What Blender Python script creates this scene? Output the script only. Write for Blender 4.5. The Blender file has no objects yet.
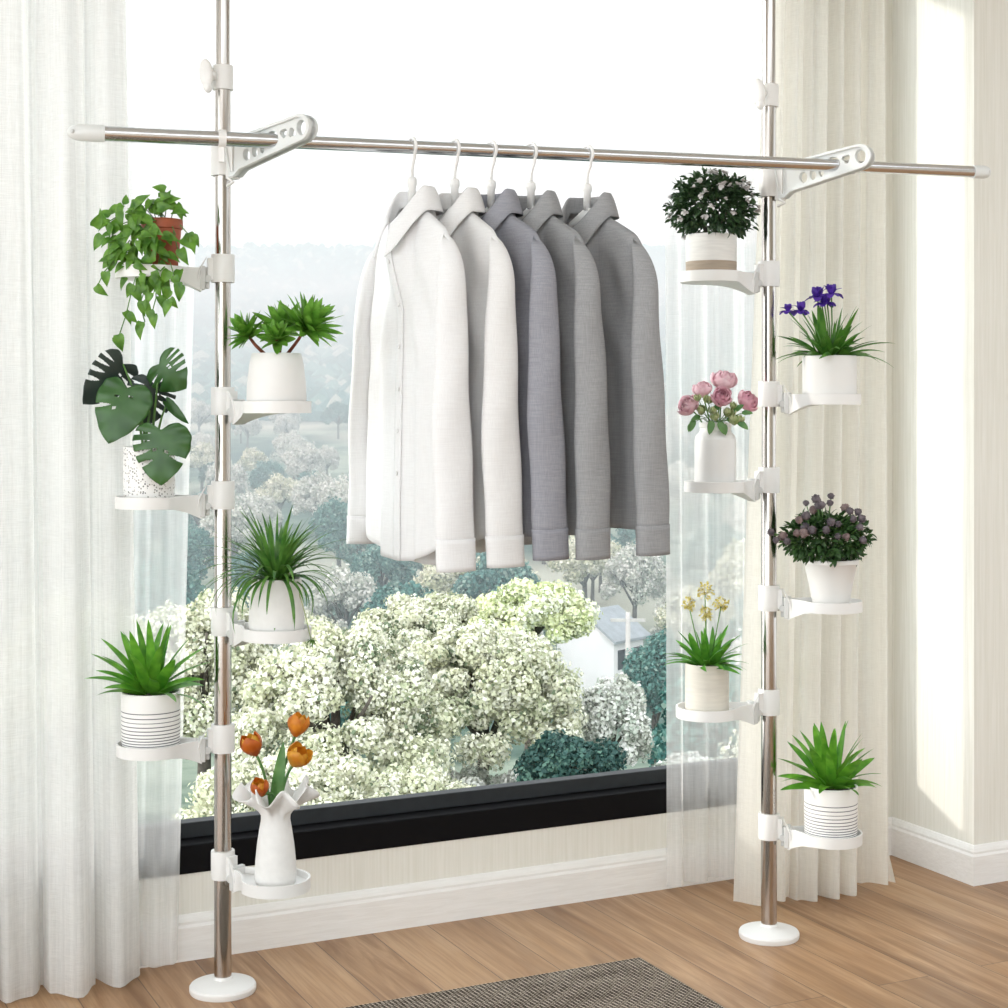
import bpy, math, random
from mathutils import Vector, Matrix, noise
import numpy as np
PI = math.pi
SC = bpy.context.scene
COL = SC.collection
R = random.Random(11)
F = 1640.0; EYE = 1.3; HZ = 405.0

def V(*a): return Vector(a)
def P(px, py, d): return V((px-504)*d/F, d, EYE+(HZ-py)*d/F)

# ------------------------------------------------------------------ mesh builder
class MB:
    def __init__(s): s.v = []; s.f = []; s.mi = []
    def add(s, vs, fs, mi=0):
        o = len(s.v); s.v.extend([tuple(v) for v in vs])
        for f in fs: s.f.append(tuple(i+o for i in f)); s.mi.append(mi)
    def box(s, lo, hi, mi=0, M=None):
        x0,y0,z0 = lo; x1,y1,z1 = hi
        vs = [V(x,y,z) for z in (z0,z1) for y in (y0,y1) for x in (x0,x1)]
        if M is not None: vs = [M @ v for v in vs]
        s.add(vs, [(0,2,3,1),(4,5,7,6),(0,1,5,4),(2,6,7,3),(0,4,6,2),(1,3,7,5)], mi)
    def lathe(s, prof, c=(0,0,0), n=40, cap0=True, cap1=True, rfn=None, M=None, mi=0):
        c = V(*c); vs = []; fs = []
        for k,(r,z) in enumerate(prof):
            for i in range(n):
                a = 2*PI*i/n
                if rfn: rr, zz = rfn(k, a, r, z)
                else: rr, zz = r, z
                p = V(rr*math.cos(a), rr*math.sin(a), zz)
                vs.append(c + (M @ p if M is not None else p))
        for k in range(len(prof)-1):
            for i in range(n):
                j = (i+1) % n
                fs.append((k*n+i, k*n+j, (k+1)*n+j, (k+1)*n+i))
        if cap0: fs.append(tuple(reversed(range(n))))
        if cap1: fs.append(tuple((len(prof)-1)*n+i for i in range(n)))
        s.add(vs, fs, mi)
    def tube(s, pts, rad, n=12, caps=True, flat=None, mi=0):
        """swept tube along pts, rad number or list; flat=(ax,ay,upvec) elliptical"""
        pts = [V(*p) for p in pts]; m = len(pts)
        rad = [rad]*m if isinstance(rad,(int,float)) else rad
        vs = []; fs = []; prev = None
        for k in range(m):
            t = (pts[min(k+1,m-1)]-pts[max(k-1,0)])
            if t.length < 1e-9: t = V(0,0,1)
            t.normalize()
            if prev is None:
                up = V(0,0,1) if abs(t.z) < .9 else V(1,0,0)
                a = t.cross(up).normalized()
            else:
                a = (prev - t*prev.dot(t)).normalized()
            prev = a; b = t.cross(a)
            for i in range(n):
                q = 2*PI*i/n
                vs.append(pts[k] + (a*math.cos(q)+b*math.sin(q))*rad[k])
        for k in range(m-1):
            for i in range(n):
                j = (i+1) % n
                fs.append((k*n+i, k*n+j, (k+1)*n+j, (k+1)*n+i))
        if caps:
            fs.append(tuple(reversed(range(n)))); fs.append(tuple((m-1)*n+i for i in range(n)))
        s.add(vs, fs, mi)
    def sphere(s, c, r, nu=12, nv=8, sc=(1,1,1), M=None, mi=0):
        c = V(*c)
        vs = [V(0,0,-1)]; fs = []
        for k in range(1,nv):
            ph = -PI/2+PI*k/nv
            for i in range(nu):
                a = 2*PI*i/nu; vs.append(V(math.cos(ph)*math.cos(a), math.cos(ph)*math.sin(a), math.sin(ph)))
        vs.append(V(0,0,1))
        for i in range(nu):
            j=(i+1)%nu; fs.append((0,1+j,1+i))
            for k in range(nv-2):
                o=1+k*nu; fs.append((o+i,o+j,o+nu+j,o+nu+i))
            o=1+(nv-2)*nu; fs.append((o+i,o+j,len(vs)-1))
        S = V(*sc)
        out=[]
        for v in vs:
            q = V(v.x*S.x*r, v.y*S.y*r, v.z*S.z*r)
            out.append(c+(M@q if M is not None else q))
        s.add(out, fs, mi)
    def grid(s, fn, nu, nv, mi=0, keep=None, close=False):
        vs = [fn(i/nu, j/nv) for j in range(nv+1) for i in range(nu+(0 if close else 1))]
        w = nu+(0 if close else 1); fs = []
        for j in range(nv):
            for i in range(nu):
                if keep and not keep(i,j): continue
                i2 = (i+1)%w if close else i+1
                fs.append((j*w+i, j*w+i2, (j+1)*w+i2, (j+1)*w+i))
        s.add(vs, fs, mi)
    def leaf(s, base, d, up, L, w, bend=.3, prof=None, n=8, fold=.25, mi=0, twist=0):
        """curved leaf blade; d start direction, droops away from up by bend*L"""
        base = V(*base); d = V(*d).normalized(); up = V(*up)
        side = d.cross(up)
        if side.length < 1e-4: side = d.cross(V(1,.3,0))
        side.normalize(); nrm = side.cross(d).normalized()
        if twist: 
            M = Matrix.Rotation(twist,3,d); side = M@side; nrm = M@nrm
        vs = []; fs = []
        p = base.copy(); ang = 0.0
        for k in range(n+1):
            u = k/n
            ang = bend*u*1.6
            dd = (d*math.cos(ang) - nrm*math.sin(ang)); nn = (nrm*math.cos(ang)+d*math.sin(ang))
            if k: p = p + dd*(L/n)
            ww = w*.5*(prof(u) if prof else LANCE(u))
            vs += [p - side*ww + nn*ww*fold, p.copy(), p + side*ww + nn*ww*fold]
        for k in range(n):
            o=3*k; fs += [(o,o+1,o+4,o+3),(o+1,o+2,o+5,o+4)]
        s.add(vs, fs, mi)
        return p
    def build(s, name, mats, parent=None, smooth=True, loc=None, rot=None):
        me = bpy.data.meshes.new(name); me.from_pydata(s.v, [], s.f)
        mats = mats if isinstance(mats,(list,tuple)) else [mats]
        for m in mats: me.materials.append(m)
        if len(mats) > 1: me.polygons.foreach_set('material_index', s.mi)
        if smooth:
            me.polygons.foreach_set('use_smooth', [True]*len(me.polygons))
        me.update()
        o = bpy.data.objects.new(name, me); COL.objects.link(o)
        if parent: o.parent = parent
        if loc is not None: o.location = loc
        if rot is not None: o.rotation_euler = rot
        return o

def LANCE(u): return max(0.02, (min(1,u*2.6+.42))*(1-u**2.7)**.75)
def STRAP(u): return max(0.03, min(1,.55+u*2)*(1-u**3)**.9)
def HEART(u): return max(0.02, abs(math.sin(PI*min(1,(u+.10)/1.10)**.58))*(1-.25*u))
def PETAL(u): return max(0.05, .35+.75*math.sin(PI*min(1,u*.85+.1)))

def auto(o, deg=35):
    for p in o.data.polygons: p.use_smooth = True
    try: o.data.set_sharp_from_angle(angle=math.radians(deg))
    except Exception: pass
    return o
def bevel(o, w=.002, seg=2):
    m = o.modifiers.new('bevel','BEVEL'); m.width = w; m.segments = seg; m.limit_method='ANGLE'; m.angle_limit=math.radians(40); return o
def solid(o, t):
    m = o.modifiers.new('thickness','SOLIDIFY'); m.thickness = t; m.offset = 0; return o
def tag(o, label=None, cat=None, group=None, kind=None):
    if label: o['label']=label
    if cat: o['category']=cat
    if group: o['group']=group
    if kind: o['kind']=kind
    return o
def empty(name, loc, rz=0, **k):
    o = bpy.data.objects.new(name, None); COL.objects.link(o); o.location = loc; o.rotation_euler=(0,0,rz)
    o.empty_display_size=.05
    return tag(o, **k)

# ------------------------------------------------------------------ materials
class NT:
    def __init__(s, name):
        s.m = bpy.data.materials.new(name); s.m.use_nodes=True; s.t=s.m.node_tree; s.t.nodes.clear()
        s.out = s.t.nodes.new('ShaderNodeOutputMaterial')
    def n(s, typ, **k):
        nd = s.t.nodes.new('ShaderNode'+typ)
        for a,b in k.items(): setattr(nd,a,b)
        return nd
    def l(s, a, b): s.t.links.new(a,b)
    def val(s, sock, v): sock.default_value = v
    def math(s, op, a, b=None, c=None):
        nd = s.n('Math', operation=op)
        for i,x in enumerate((a,b,c)):
            if x is None: continue
            if isinstance(x,(int,float)): nd.inputs[i].default_value=x
            else: s.l(x, nd.inputs[i])
        return nd.outputs[0]
    def coord(s, which='Object', scale=(1,1,1), rot=(0,0,0)):
        tc = s.n('TexCoord'); mp = s.n('Mapping'); s.l(tc.outputs[which], mp.inputs[0])
        mp.inputs['Scale'].default_value=scale; mp.inputs['Rotation'].default_value=rot
        return mp.outputs[0]
    def noise(s, vec, scale, detail=3, rough=.5, dist=0):
        nd = s.n('TexNoise'); s.l(vec, nd.inputs['Vector']); nd.inputs['Scale'].default_value=scale
        nd.inputs['Detail'].default_value=detail; nd.inputs['Roughness'].default_value=rough; nd.inputs['Distortion'].default_value=dist
        return nd.outputs['Fac']
    def ramp(s, fac, stops, interp='LINEAR'):
        nd = s.n('ValToRGB'); nd.color_ramp.interpolation=interp; e = nd.color_ramp.elements
        while len(e) < len(stops): e.new(.5)
        for i,(p,c) in enumerate(stops):
            e[i].position=p; e[i].color = (*c,1) if len(c)==3 else c
        s.l(fac, nd.inputs[0]); return nd.outputs[0]
    def mix(s, fac, a, b):
        nd = s.n('Mix', data_type='RGBA')
        for i,x in ((0,fac),(6,a),(7,b)):
            if isinstance(x,(int,float)): nd.inputs[i].default_value=x
            elif isinstance(x,tuple): nd.inputs[i].default_value=(*x,1)
            else: s.l(x, nd.inputs[i])
        return nd.outputs[2]
    def bump(s, h, strength=.3, dist=.01):
        nd = s.n('Bump'); nd.inputs['Strength'].default_value=strength; nd.inputs['Distance'].default_value=dist
        s.l(h, nd.inputs['Height']); return nd.outputs[0]
    def pbsdf(s, col=None, rough=.5, metal=0, normal=None, spec=None, coat=0, trans=None, sheen=0):
        b = s.n('BsdfPrincipled')
        if col is not None:
            if isinstance(col,tuple): b.inputs['Base Color'].default_value=(*col,1)
            else: s.l(col, b.inputs['Base Color'])
        if isinstance(rough,(int,float)): b.inputs['Roughness'].default_value=rough
        else: s.l(rough, b.inputs['Roughness'])
        b.inputs['Metallic'].default_value=metal
        if normal is not None: s.l(normal, b.inputs['Normal'])
        if spec is not None: b.inputs['Specular IOR Level'].default_value=spec
        if coat: b.inputs['Coat Weight'].default_value=coat
        if sheen: b.inputs['Sheen Weight'].default_value=sheen
        return b.outputs[0]
    def done(s, sh): s.l(sh, s.out.inputs[0]); return s.m

def simple(name, col, rough=.5, metal=0, nscale=0, namt=.1, bump=0, coat=0, spec=None):
    t = NT(name); nrm=None
    c = col
    if nscale:
        v = t.coord(); f = t.noise(v, nscale, 4)
        d = tuple(max(0,x*(1-namt)) for x in col); e = tuple(min(1,x*(1+namt)) for x in col)
        c = t.ramp(f, [(.3,d),(.7,e)])
        if bump: nrm = t.bump(f, bump, .002)
    return t.done(t.pbsdf(c, rough, metal, nrm, spec, coat))

def leafmat(name, a, b, transl=.25, rough=.45, scale=30, tcol=None):
    t = NT(name); f = t.noise(t.coord(), scale, 2)
    c = t.ramp(f, [(.32,a),(.68,b)])
    p = t.pbsdf(c, rough)
    tr = t.n('BsdfTranslucent'); 
    if tcol: tr.inputs[0].default_value=(*tcol,1)
    else: t.l(c, tr.inputs[0])
    mx = t.n('MixShader'); mx.inputs[0].default_value=transl
    t.l(p, mx.inputs[1]); t.l(tr.outputs[0], mx.inputs[2])
    return t.done(mx.outputs[0])

def clothmat(name, a, b, scale=700, transl=.12, sheer=None, bumps=.25, slub=0):
    """woven cloth; sheer = transparent share"""
    t = NT(name)
    vx = t.noise(t.coord(scale=(1,1,.02)), scale, 1); vz = t.noise(t.coord(scale=(.03,.03,1)), scale, 1)
    w = t.math('MULTIPLY', t.math('ADD', vx, vz), .5)
    c = t.ramp(w, [(.38,a),(.62,b)])
    nrm = t.bump(w, bumps, .001)
    d = t.pbsdf(c, .85, normal=nrm, spec=.15)
    tr = t.n('BsdfTranslucent'); t.l(c, tr.inputs[0])
    mx = t.n('MixShader'); mx.inputs[0].default_value=transl
    t.l(d, mx.inputs[1]); t.l(tr.outputs[0], mx.inputs[2]); sh = mx.outputs[0]
    if sheer is not None:
        tp = t.n('BsdfTransparent'); m2 = t.n('MixShader')
        lo, hi = sheer
        wv = t.noise(t.coord(scale=(1,1,.015)), 90, 2)
        fac = t.n('MapRange'); t.l(t.math('ADD', t.math('MULTIPLY', w,.5), t.math('MULTIPLY', wv,.5)), fac.inputs[0])
        fac.inputs[1].default_value=.38; fac.inputs[2].default_value=.62; fac.inputs[3].default_value=lo; fac.inputs[4].default_value=hi
        t.l(fac.outputs[0], m2.inputs[0]); t.l(tp.outputs[0], m2.inputs[1]); t.l(sh, m2.inputs[2]); sh = m2.outputs[0]
    return t.done(sh)

def wallmat():
    t = NT('wallpaper'); v = t.coord(scale=(1,1,.03))
    f = t.noise(v, 160, 3); c = t.ramp(f, [(.3,(.76,.75,.68)),(.7,(.835,.825,.77))])
    return t.done(t.pbsdf(c, .75, normal=t.bump(f,.35,.002)))
def woodpaint():
    t = NT('painted_wood'); v = t.coord(scale=(.08,.4,1))
    f = t.noise(v, 130, 4, .6, .6); c = t.ramp(f, [(.3,(.80,.785,.76)),(.7,(.87,.86,.84))])
    return t.done(t.pbsdf(c, .5, normal=t.bump(f,.35,.002)))
def floormat():
    t = NT('oak_planks')
    v = t.coord(rot=(0,0,PI/2))
    b = t.n('TexBrick'); t.l(v, b.inputs['Vector']); b.offset=.37
    b.inputs['Scale'].default_value=1; b.inputs['Brick Width'].default_value=1.35; b.inputs['Row Height'].default_value=.148
    b.inputs['Mortar Size'].default_value=.0012; b.inputs['Mortar Smooth'].default_value=.1
    b.inputs['Color1'].default_value=(0,0,0,1); b.inputs['Color2'].default_value=(1,1,1,1); b.inputs['Mortar'].default_value=(.5,.5,.5,1)
    sep = t.n('SeparateColor'); t.l(b.outputs['Color'], sep.inputs[0])
    off = t.n('Combine'+'XYZ'); t.l(t.math('MULTIPLY', sep.outputs[0], 9), off.inputs[0]); t.l(t.math('MULTIPLY', sep.outputs[0], 5), off.inputs[1])
    add = t.n('VectorMath', operation='ADD'); g0 = t.coord(scale=(1,.07,1)); t.l(g0, add.inputs[0]); t.l(off.outputs[0], add.inputs[1])
    g = t.noise(add.outputs[0], 22, 6, .62, 1.1)
    g2 = t.noise(add.outputs[0], 6, 3, .5, 2.0)
    tone = t.ramp(sep.outputs[0], [(0,(.235,.118,.052)),(.5,(.35,.195,.094)),(1,(.43,.255,.13))])
    c = t.mix(t.ramp(g, [(.35,(1,1,1)),(.62,(0,0,0))]), tone, (.47,.285,.15))
    c = t.mix(t.ramp(g2, [(.32,(.75,.75,.75)),(.50,(0,0,0))]), c, (.19,.095,.042))
    ga = t.n('VectorMath', operation='ADD'); t.l(t.coord(scale=(1,.03,1)), ga.inputs[0]); t.l(off.outputs[0], ga.inputs[1])
    g3 = t.noise(ga.outputs[0], 150, 4, .6, .4)
    c = t.mix(t.ramp(g3, [(.38,(.38,.38,.38)),(.55,(0,0,0))]), c, (.24,.12,.055))
    vk = t.n('TexVoronoi'); t.l(t.coord(scale=(1,.55,1)), vk.inputs['Vector']); vk.inputs['Scale'].default_value=2.6
    c = t.mix(t.ramp(vk.outputs['Distance'], [(.012,(.85,.85,.85)),(.05,(0,0,0))]), c, (.07,.032,.015))
    c = t.mix(b.outputs['Fac'], c, (.11,.06,.03))
    r = t.ramp(g, [(.3,(.30,.30,.30)),(.7,(.42,.42,.42))])
    h = t.math('SUBTRACT', t.math('MULTIPLY', g, .25), b.outputs['Fac'])
    return t.done(t.pbsdf(c, r, normal=t.bump(h,.25,.002), coat=.0, spec=.4))
def rugmat():
    t = NT('woven_rug')
    w = t.n('TexWave', wave_type='BANDS', bands_direction='Y'); t.l(t.coord(), w.inputs[0]); w.inputs['Scale'].default_value=38; w.inputs['Distortion'].default_value=1.2; w.inputs['Detail'].default_value=2; w.inputs['Detail Scale'].default_value=6
    k = t.n('TexWave', wave_type='BANDS', bands_direction='X'); t.l(t.coord(), k.inputs[0]); k.inputs['Scale'].default_value=30; k.inputs['Distortion'].default_value=2.5; k.inputs['Detail'].default_value=2; k.inputs['Detail Scale'].default_value=8
    f = t.math('MULTIPLY', w.outputs['Fac'], t.math('ADD', t.math('MULTIPLY', k.outputs['Fac'],.6), .4))
    f = t.math('MULTIPLY', f, t.math('ADD', t.noise(t.coord(scale=(.3,1,1)), 25, 3), .45))
    c = t.ramp(f, [(.12,(.018,.013,.010)),(.38,(.13,.10,.075)),(.70,(.62,.54,.45))])
    return t.done(t.pbsdf(c, .95, normal=t.bump(f,.6,.004), spec=.1))
def stripemat():
    t = NT('striped_ceramic'); tc = t.n('TexCoord'); sp = t.n('SeparateXYZ'); t.l(tc.outputs['Generated'], sp.inputs[0])
    st=[(0,(.86,.85,.83))]; z=.040; gap=.032
    W=(.86,.85,.83); B=(.10,.10,.11)
    for k in range(12):
        st += [(z,B),(z+.014,W)]; z += gap; gap += .005
    c = t.ramp(sp.outputs[2], st, 'CONSTANT')
    return t.done(t.pbsdf(c,.55))
def bandmat(name, lo, hi, cut, ns=60):
    t = NT(name); tc = t.n('TexCoord'); sp = t.n('SeparateXYZ'); t.l(tc.outputs['Generated'], sp.inputs[0])
    f = t.noise(t.coord(scale=(.35,.35,3)), ns, 4)
    a = t.ramp(f,[(.3,tuple(x*.8 for x in lo)),(.7,lo)]); b = t.ramp(f,[(.3,tuple(x*.88 for x in hi)),(.7,hi)])
    c = t.mix(t.ramp(sp.outputs[2],[(0,(0,0,0)),(cut,(1,1,1))],'CONSTANT'), a, b)
    return t.done(t.pbsdf(c,.7,normal=t.bump(f,.25,.002)))
def terrazzo():
    t = NT('terrazzo'); v = t.n('TexVoronoi'); t.l(t.coord(), v.inputs['Vector']); v.inputs['Scale'].default_value=210
    sep = t.n('SeparateColor'); t.l(v.outputs['Color'], sep.inputs[0])
    near = t.math('LESS_THAN', v.outputs['Distance'], .40)
    pick = t.math('GREATER_THAN', sep.outputs[0], .55)
    fl = t.math('MULTIPLY', near, pick)
    chip = t.ramp(sep.outputs[1], [(0,(.10,.10,.10)),(.4,(.32,.30,.28)),(.8,(.55,.52,.48))],'CONSTANT')
    return t.done(t.pbsdf(t.mix(fl,(.85,.84,.82),chip),.5))

M = {}
M['wall']=wallmat(); M['trim']=woodpaint(); M['floor']=floormat(); M['rug']=rugmat()
M['ceil']=simple('ceiling_paint',(.85,.84,.82),.8,nscale=20,namt=.02)
M['black']=simple('black_frame',(.004,.004,.005),.6,nscale=40,namt=.1,spec=.12)
M['sash']=simple('dark_sash',(.03,.034,.038),.5,nscale=40,namt=.1,spec=.25)
M['white']=simple('white_plastic',(.79,.78,.76),.38,nscale=12,namt=.015)
M['greyplastic']=simple('grey_plastic',(.60,.60,.585),.35,nscale=12,namt=.02)
M['clear']=simple('pale_plastic',(.71,.725,.71),.28,nscale=20,namt=.02)
def steel(name, col, rough):
    t = NT(name); f = t.noise(t.coord(scale=(1,1,.02)), 300, 2)
    r = t.ramp(f,[(.3,(rough*.85,)*3),(.7,(rough*1.15,)*3)])
    return t.done(t.pbsdf(col, r, 1.0))
M['steel']=steel('stainless_steel',(.52,.49,.46),.17)
M['rail']=simple('rail_steel',(.68,.68,.695),.22,1.0)
M['ceramic']=simple('white_ceramic',(.77,.76,.74),.42,nscale=15,namt=.015)
M['matte']=simple('matte_ceramic',(.77,.76,.74),.65,nscale=60,namt=.03,bump=.1)
M['stripe']=stripemat(); M['terrazzo']=terrazzo()
M['tanpot']=bandmat('stone_band_pot',(.42,.34,.26),(.80,.785,.75),.36)
M['stone']=bandmat('ribbed_stone',(.66,.62,.54),(.70,.66,.58),.05,45)
M['terra']=simple('terracotta',(.36,.085,.035),.55,nscale=30,namt=.25,bump=.1)
M['soil']=simple('soil',(.035,.026,.02),.95,nscale=160,namt=.6,bump=.8)
M['gravel']=simple('potting_grit',(.10,.085,.075),.9,nscale=220,namt=.9,bump=.8)
M['stem']=simple('green_stem',(.10,.22,.05),.5,nscale=40,namt=.2)
M['redstem']=simple('red_stem',(.22,.06,.03),.6,nscale=40,namt=.2)
M['pothos']=leafmat('pothos_leaf',(.055,.17,.015),(.17,.36,.045),.3,.4,45)
M['succ']=leafmat('succulent_leaf',(.08,.25,.02),(.22,.46,.07),.3,.4,40)
M['monstera']=leafmat('monstera_leaf',(.02,.080,.013),(.05,.145,.03),.15,.35,18)
M['monsteradark']=leafmat('dark_monstera_leaf',(.016,.03,.026),(.035,.055,.045),.12,.4,18)
M['spider']=leafmat('spider_leaf',(.035,.14,.02),(.15,.32,.06),.25,.4,30)
M['lance']=leafmat('lance_leaf',(.05,.22,.015),(.17,.43,.04),.3,.35,30)
M['iris']=leafmat('iris_leaf',(.03,.13,.018),(.11,.28,.035),.25,.4,30)
M['bush']=leafmat('bush_leaf',(.015,.045,.015),(.05,.10,.035),.2,.5,60)
M['bush2']=leafmat('berry_leaf',(.018,.055,.015),(.055,.13,.03),.2,.5,60)
M['strap']=leafmat('strap_leaf',(.04,.19,.02),(.14,.37,.04),.25,.35,30)
M['tulipleaf']=leafmat('tulip_leaf',(.05,.17,.04),(.15,.30,.09),.25,.4,25)
M['tulip']=leafmat('tulip_petal',(.55,.15,.012),(.85,.34,.03),.35,.4,35)
M['tulipred']=leafmat('dark_tulip_petal',(.40,.075,.008),(.66,.17,.015),.35,.4,35)
M['tulipyel']=leafmat('yellow_tulip_petal',(.62,.22,.015),(.80,.45,.05),.35,.4,35)
M['rose']=leafmat('rose_petal',(.82,.50,.57),(.92,.72,.76),.3,.55,40)
M['rosedark']=leafmat('deep_rose_petal',(.76,.36,.47),(.89,.62,.68),.3,.55,40)
M['rosebud']=leafmat('green_bud',(.28,.38,.14),(.60,.62,.36),.3,.5,60)
M['irisflower']=leafmat('iris_petal',(.06,.02,.30),(.17,.07,.55),.3,.5,60)
M['whiteflower']=leafmat('white_petal',(.72,.68,.68),(.86,.84,.82),.3,.6,60)
M['dusky']=leafmat('dusky_petal',(.075,.063,.075),(.20,.165,.18),.1,.7,90)
M['duskypink']=leafmat('dusky_pink_petal',(.17,.115,.115),(.34,.25,.235),.15,.7,90)
M['yellow']=leafmat('yellow_petal',(.52,.42,.08),(.80,.72,.30),.3,.6,90)
M['cottonw']=clothmat('white_cotton',(.82,.81,.81),(.88,.875,.875),900,.10,bumps=.12)
M['cottonw2']=clothmat('ivory_cotton',(.78,.765,.755),(.845,.835,.825),900,.10,bumps=.12)
M['linen1']=clothmat('blue_grey_linen',(.275,.275,.305),(.355,.355,.39),1000,.06,bumps=.2)
M['linen2']=clothmat('mid_grey_linen',(.285,.285,.29),(.365,.365,.37),1000,.06,bumps=.2)
M['linen3']=clothmat('grey_linen',(.285,.285,.29),(.36,.36,.366),1000,.06,bumps=.2)
M['button']=simple('button',(.75,.74,.73),.3,nscale=50,namt=.03)
M['greybutton']=simple('grey_button',(.16,.16,.17),.35,nscale=50,namt=.05)
M['sheerA']=clothmat('sheer_linen',(.84,.835,.815),(.90,.895,.88),1300,.45,sheer=(.74,.92),bumps=.08)
M['sheerB']=clothmat('thin_voile',(.92,.92,.91),(.96,.96,.95),1300,.5,sheer=(.46,.56),bumps=.05)
M['drape']=clothmat('cream_linen_drape',(.88,.855,.80),(.93,.91,.86),1300,.62,sheer=(.90,.98),bumps=.12)
M['bark']=simple('bark',(.10,.085,.07),.9,nscale=6,namt=.4)

# ------------------------------------------------------------------ room frame: t along window wall, s outwards, z up
UX = V(.9,.437,0).normalized(); ANG = math.atan2(UX.y, UX.x)
NX = V(-UX.y, UX.x, 0)
O = V(-.865,3.79,0)
def W(t,s,z): return O + UX*t + NX*s + V(0,0,z)
def room(name, mb, mat, **k):
    o = mb.build(name, mat, loc=O, rot=(0,0,ANG), smooth=False)
    o['kind']='structure'
    return o
TP = 2.214; SP = -.341; CEIL = 2.75; SILL=.20
b=MB(); b.box((-4.5,-6.5,-.06),(5,.25,0)); room('floor', b, M['floor'])
b=MB(); b.box((-4.5,-2.0,CEIL),(5,.25,CEIL+.08)); b.box((-4.5,-6.5,CEIL),(5,-3.9,CEIL+.08)); b.box((-4.5,-3.9,CEIL),(-2.2,-2.0,CEIL+.08)); b.box((2.6,-3.9,CEIL),(5,-2.0,CEIL+.08)); room('ceiling', b, M['ceil'])  # gap in the middle is an unseen added skylight, brightening rail and shirts
b=MB(); b.box((-4.5,0,0),(TP,.22,SILL)); b.box((2.1,0,SILL),(TP,.22,CEIL)); b.box((-4.5,0,SILL),(-3.2,.22,CEIL)); b.box((-3.2,0,2.66),(2.1,.22,CEIL))
room('wall_window', b, M['wall'])
b=MB(); b.box((TP,SP,0),(5,.22,CEIL)); room('wall_right', b, M['wall'])
b=MB(); b.box((-2.4,-6.5,0),(5,-6.35,CEIL)); room('wall_back_added', b, M['wall'])  # unseen wall added for the poles to reflect and to steer fill light
PROF=[(.0,.0),(.016,0),(.016,.078),(.012,.084),(.012,.090),(.008,.098),(.004,.104),(0,.106)]
def bboard(name, pathfn):
    b=MB(); n=len(PROF); rows=[[V(x,y,z) for (x,y),z in zip([pathfn(k,a) for a,_ in PROF],[z for _,z in PROF])] for k in range(pathfn(-1,0))]
    b.add([v for r in rows for v in r],[(k*n+i,k*n+i+1,(k+1)*n+i+1,(k+1)*n+i) for k in range(len(rows)-1) for i in range(n-1)])
    return room(name,b,M['trim'])
bboard('baseboard_window',lambda k,a: 2 if k<0 else [(-4.5,-a),(TP-.001,-a)][k])
bboard('baseboard_right',lambda k,a: 3 if k<0 else [(TP-a,-.001),(TP-a,SP-a),(5,SP-a)][k])
# window: black frame, dark sash, glass
fr=MB()
fr.box((-3.2,-.004,SILL),(2.1,.10,.268)); fr.box((-3.2,-.004,2.60),(2.1,.10,2.66)); fr.box((-3.2,-.004,.268),(-3.13,.10,2.60)); fr.box((2.04,-.004,.268),(2.1,.10,2.60))
fo=fr.build('window_1', M['black'], loc=O, rot=(0,0,ANG), smooth=False); bevel(fo,.003); fo['kind']='structure'
fr=MB()
fr.box((-3.13,.055,.268),(2.04,.095,.305)); fr.box((-3.13,.055,2.565),(2.04,.095,2.60)); fr.box((-3.13,.055,.305),(-3.09,.095,2.565)); fr.box((2.0,.055,.305),(2.04,.095,2.565))
so=fr.build('sash', M['sash'], parent=fo, smooth=False); bevel(so,.002)
t=NT('window_glass'); tp=t.n('BsdfTransparent'); tp.inputs[0].default_value=(.985,.995,.99,1); gl=t.n('BsdfGlossy'); gl.inputs['Roughness'].default_value=.0
fz=t.n('Fresnel'); fz.inputs[0].default_value=1.2; mx=t.n('MixShader'); t.l(fz.outputs[0],mx.inputs[0]); t.l(tp.outputs[0],mx.inputs[1]); t.l(gl.outputs[0],mx.inputs[2]); M['glass']=t.done(mx.outputs[0])
fr=MB(); fr.add([(-3.09,.075,.305),(2.0,.075,.305),(2.0,.075,2.565),(-3.09,.075,2.565)],[(0,1,2,3)]); fr.build('pane', M['glass'], parent=fo, smooth=False)

# ------------------------------------------------------------------ curtains
def curtain(name, mat, t0, t1, s0, amp, waves, label, z0=.012, z1=2.69, t0b=None, t1b=None, nu=220, nv=40, seed=1, hemfn=None, group=None, tail=False):
    rr = random.Random(seed); ph=[rr.random()*6.28 for _ in range(6)]
    def fn(u,v):
        ta = t0+(t1-t0)*u; tb = (t0b if t0b is not None else t0)+((t1b if t1b is not None else t1)-(t0b if t0b is not None else t0))*u
        t = tb+(ta-tb)*v
        a = 2*PI*waves*u
        w = math.sin(a+ph[0]+.6*math.sin(a*.37+ph[1])+.25*math.sin(v*3+ph[2])) + .38*math.sin(2.3*a+ph[3]+.5*v) + .25*math.sin(.45*a+ph[4]-v)
        k = .75+.45*(1-v)
        zz = z0+(z1-z0)*v
        tt = t + amp*.35*math.cos(a+ph[0])*k
        s = s0+amp*k*w
        if hemfn and v < .12:
            zz += hemfn(u)*(1-v/.12)
        if tail and v<.08 and u>.93:
            q=(1-v/.08)*(u-.93)/.07; tt += .035*q; s -= .035*q
        return V(tt, s, zz)
    b=MB(); b.grid(fn,nu,nv)
    o=b.build(name, mat, loc=O, rot=(0,0,ANG)); return tag(o,label,'curtain',group)
curtain('sheer_curtain',M['sheerA'],-1.6,-.03,-.10,.034,15,'dense white sheer curtain hanging in folds at left of window',z0=.006,t1b=.01,seed=3)
curtain('voile_curtain',M['sheerB'],-.35,.17,-.045,.012,5,'thin see-through voile panel behind the left plant stand',z0=.01,t1b=.105,seed=8,nu=120)
curtain('voile_curtain',M['sheerB'],1.41,1.80,-.05,.012,4,'thin see-through voile panel right of the hanging shirts',z0=.02,t0b=1.42,seed=5,nu=100)
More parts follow.
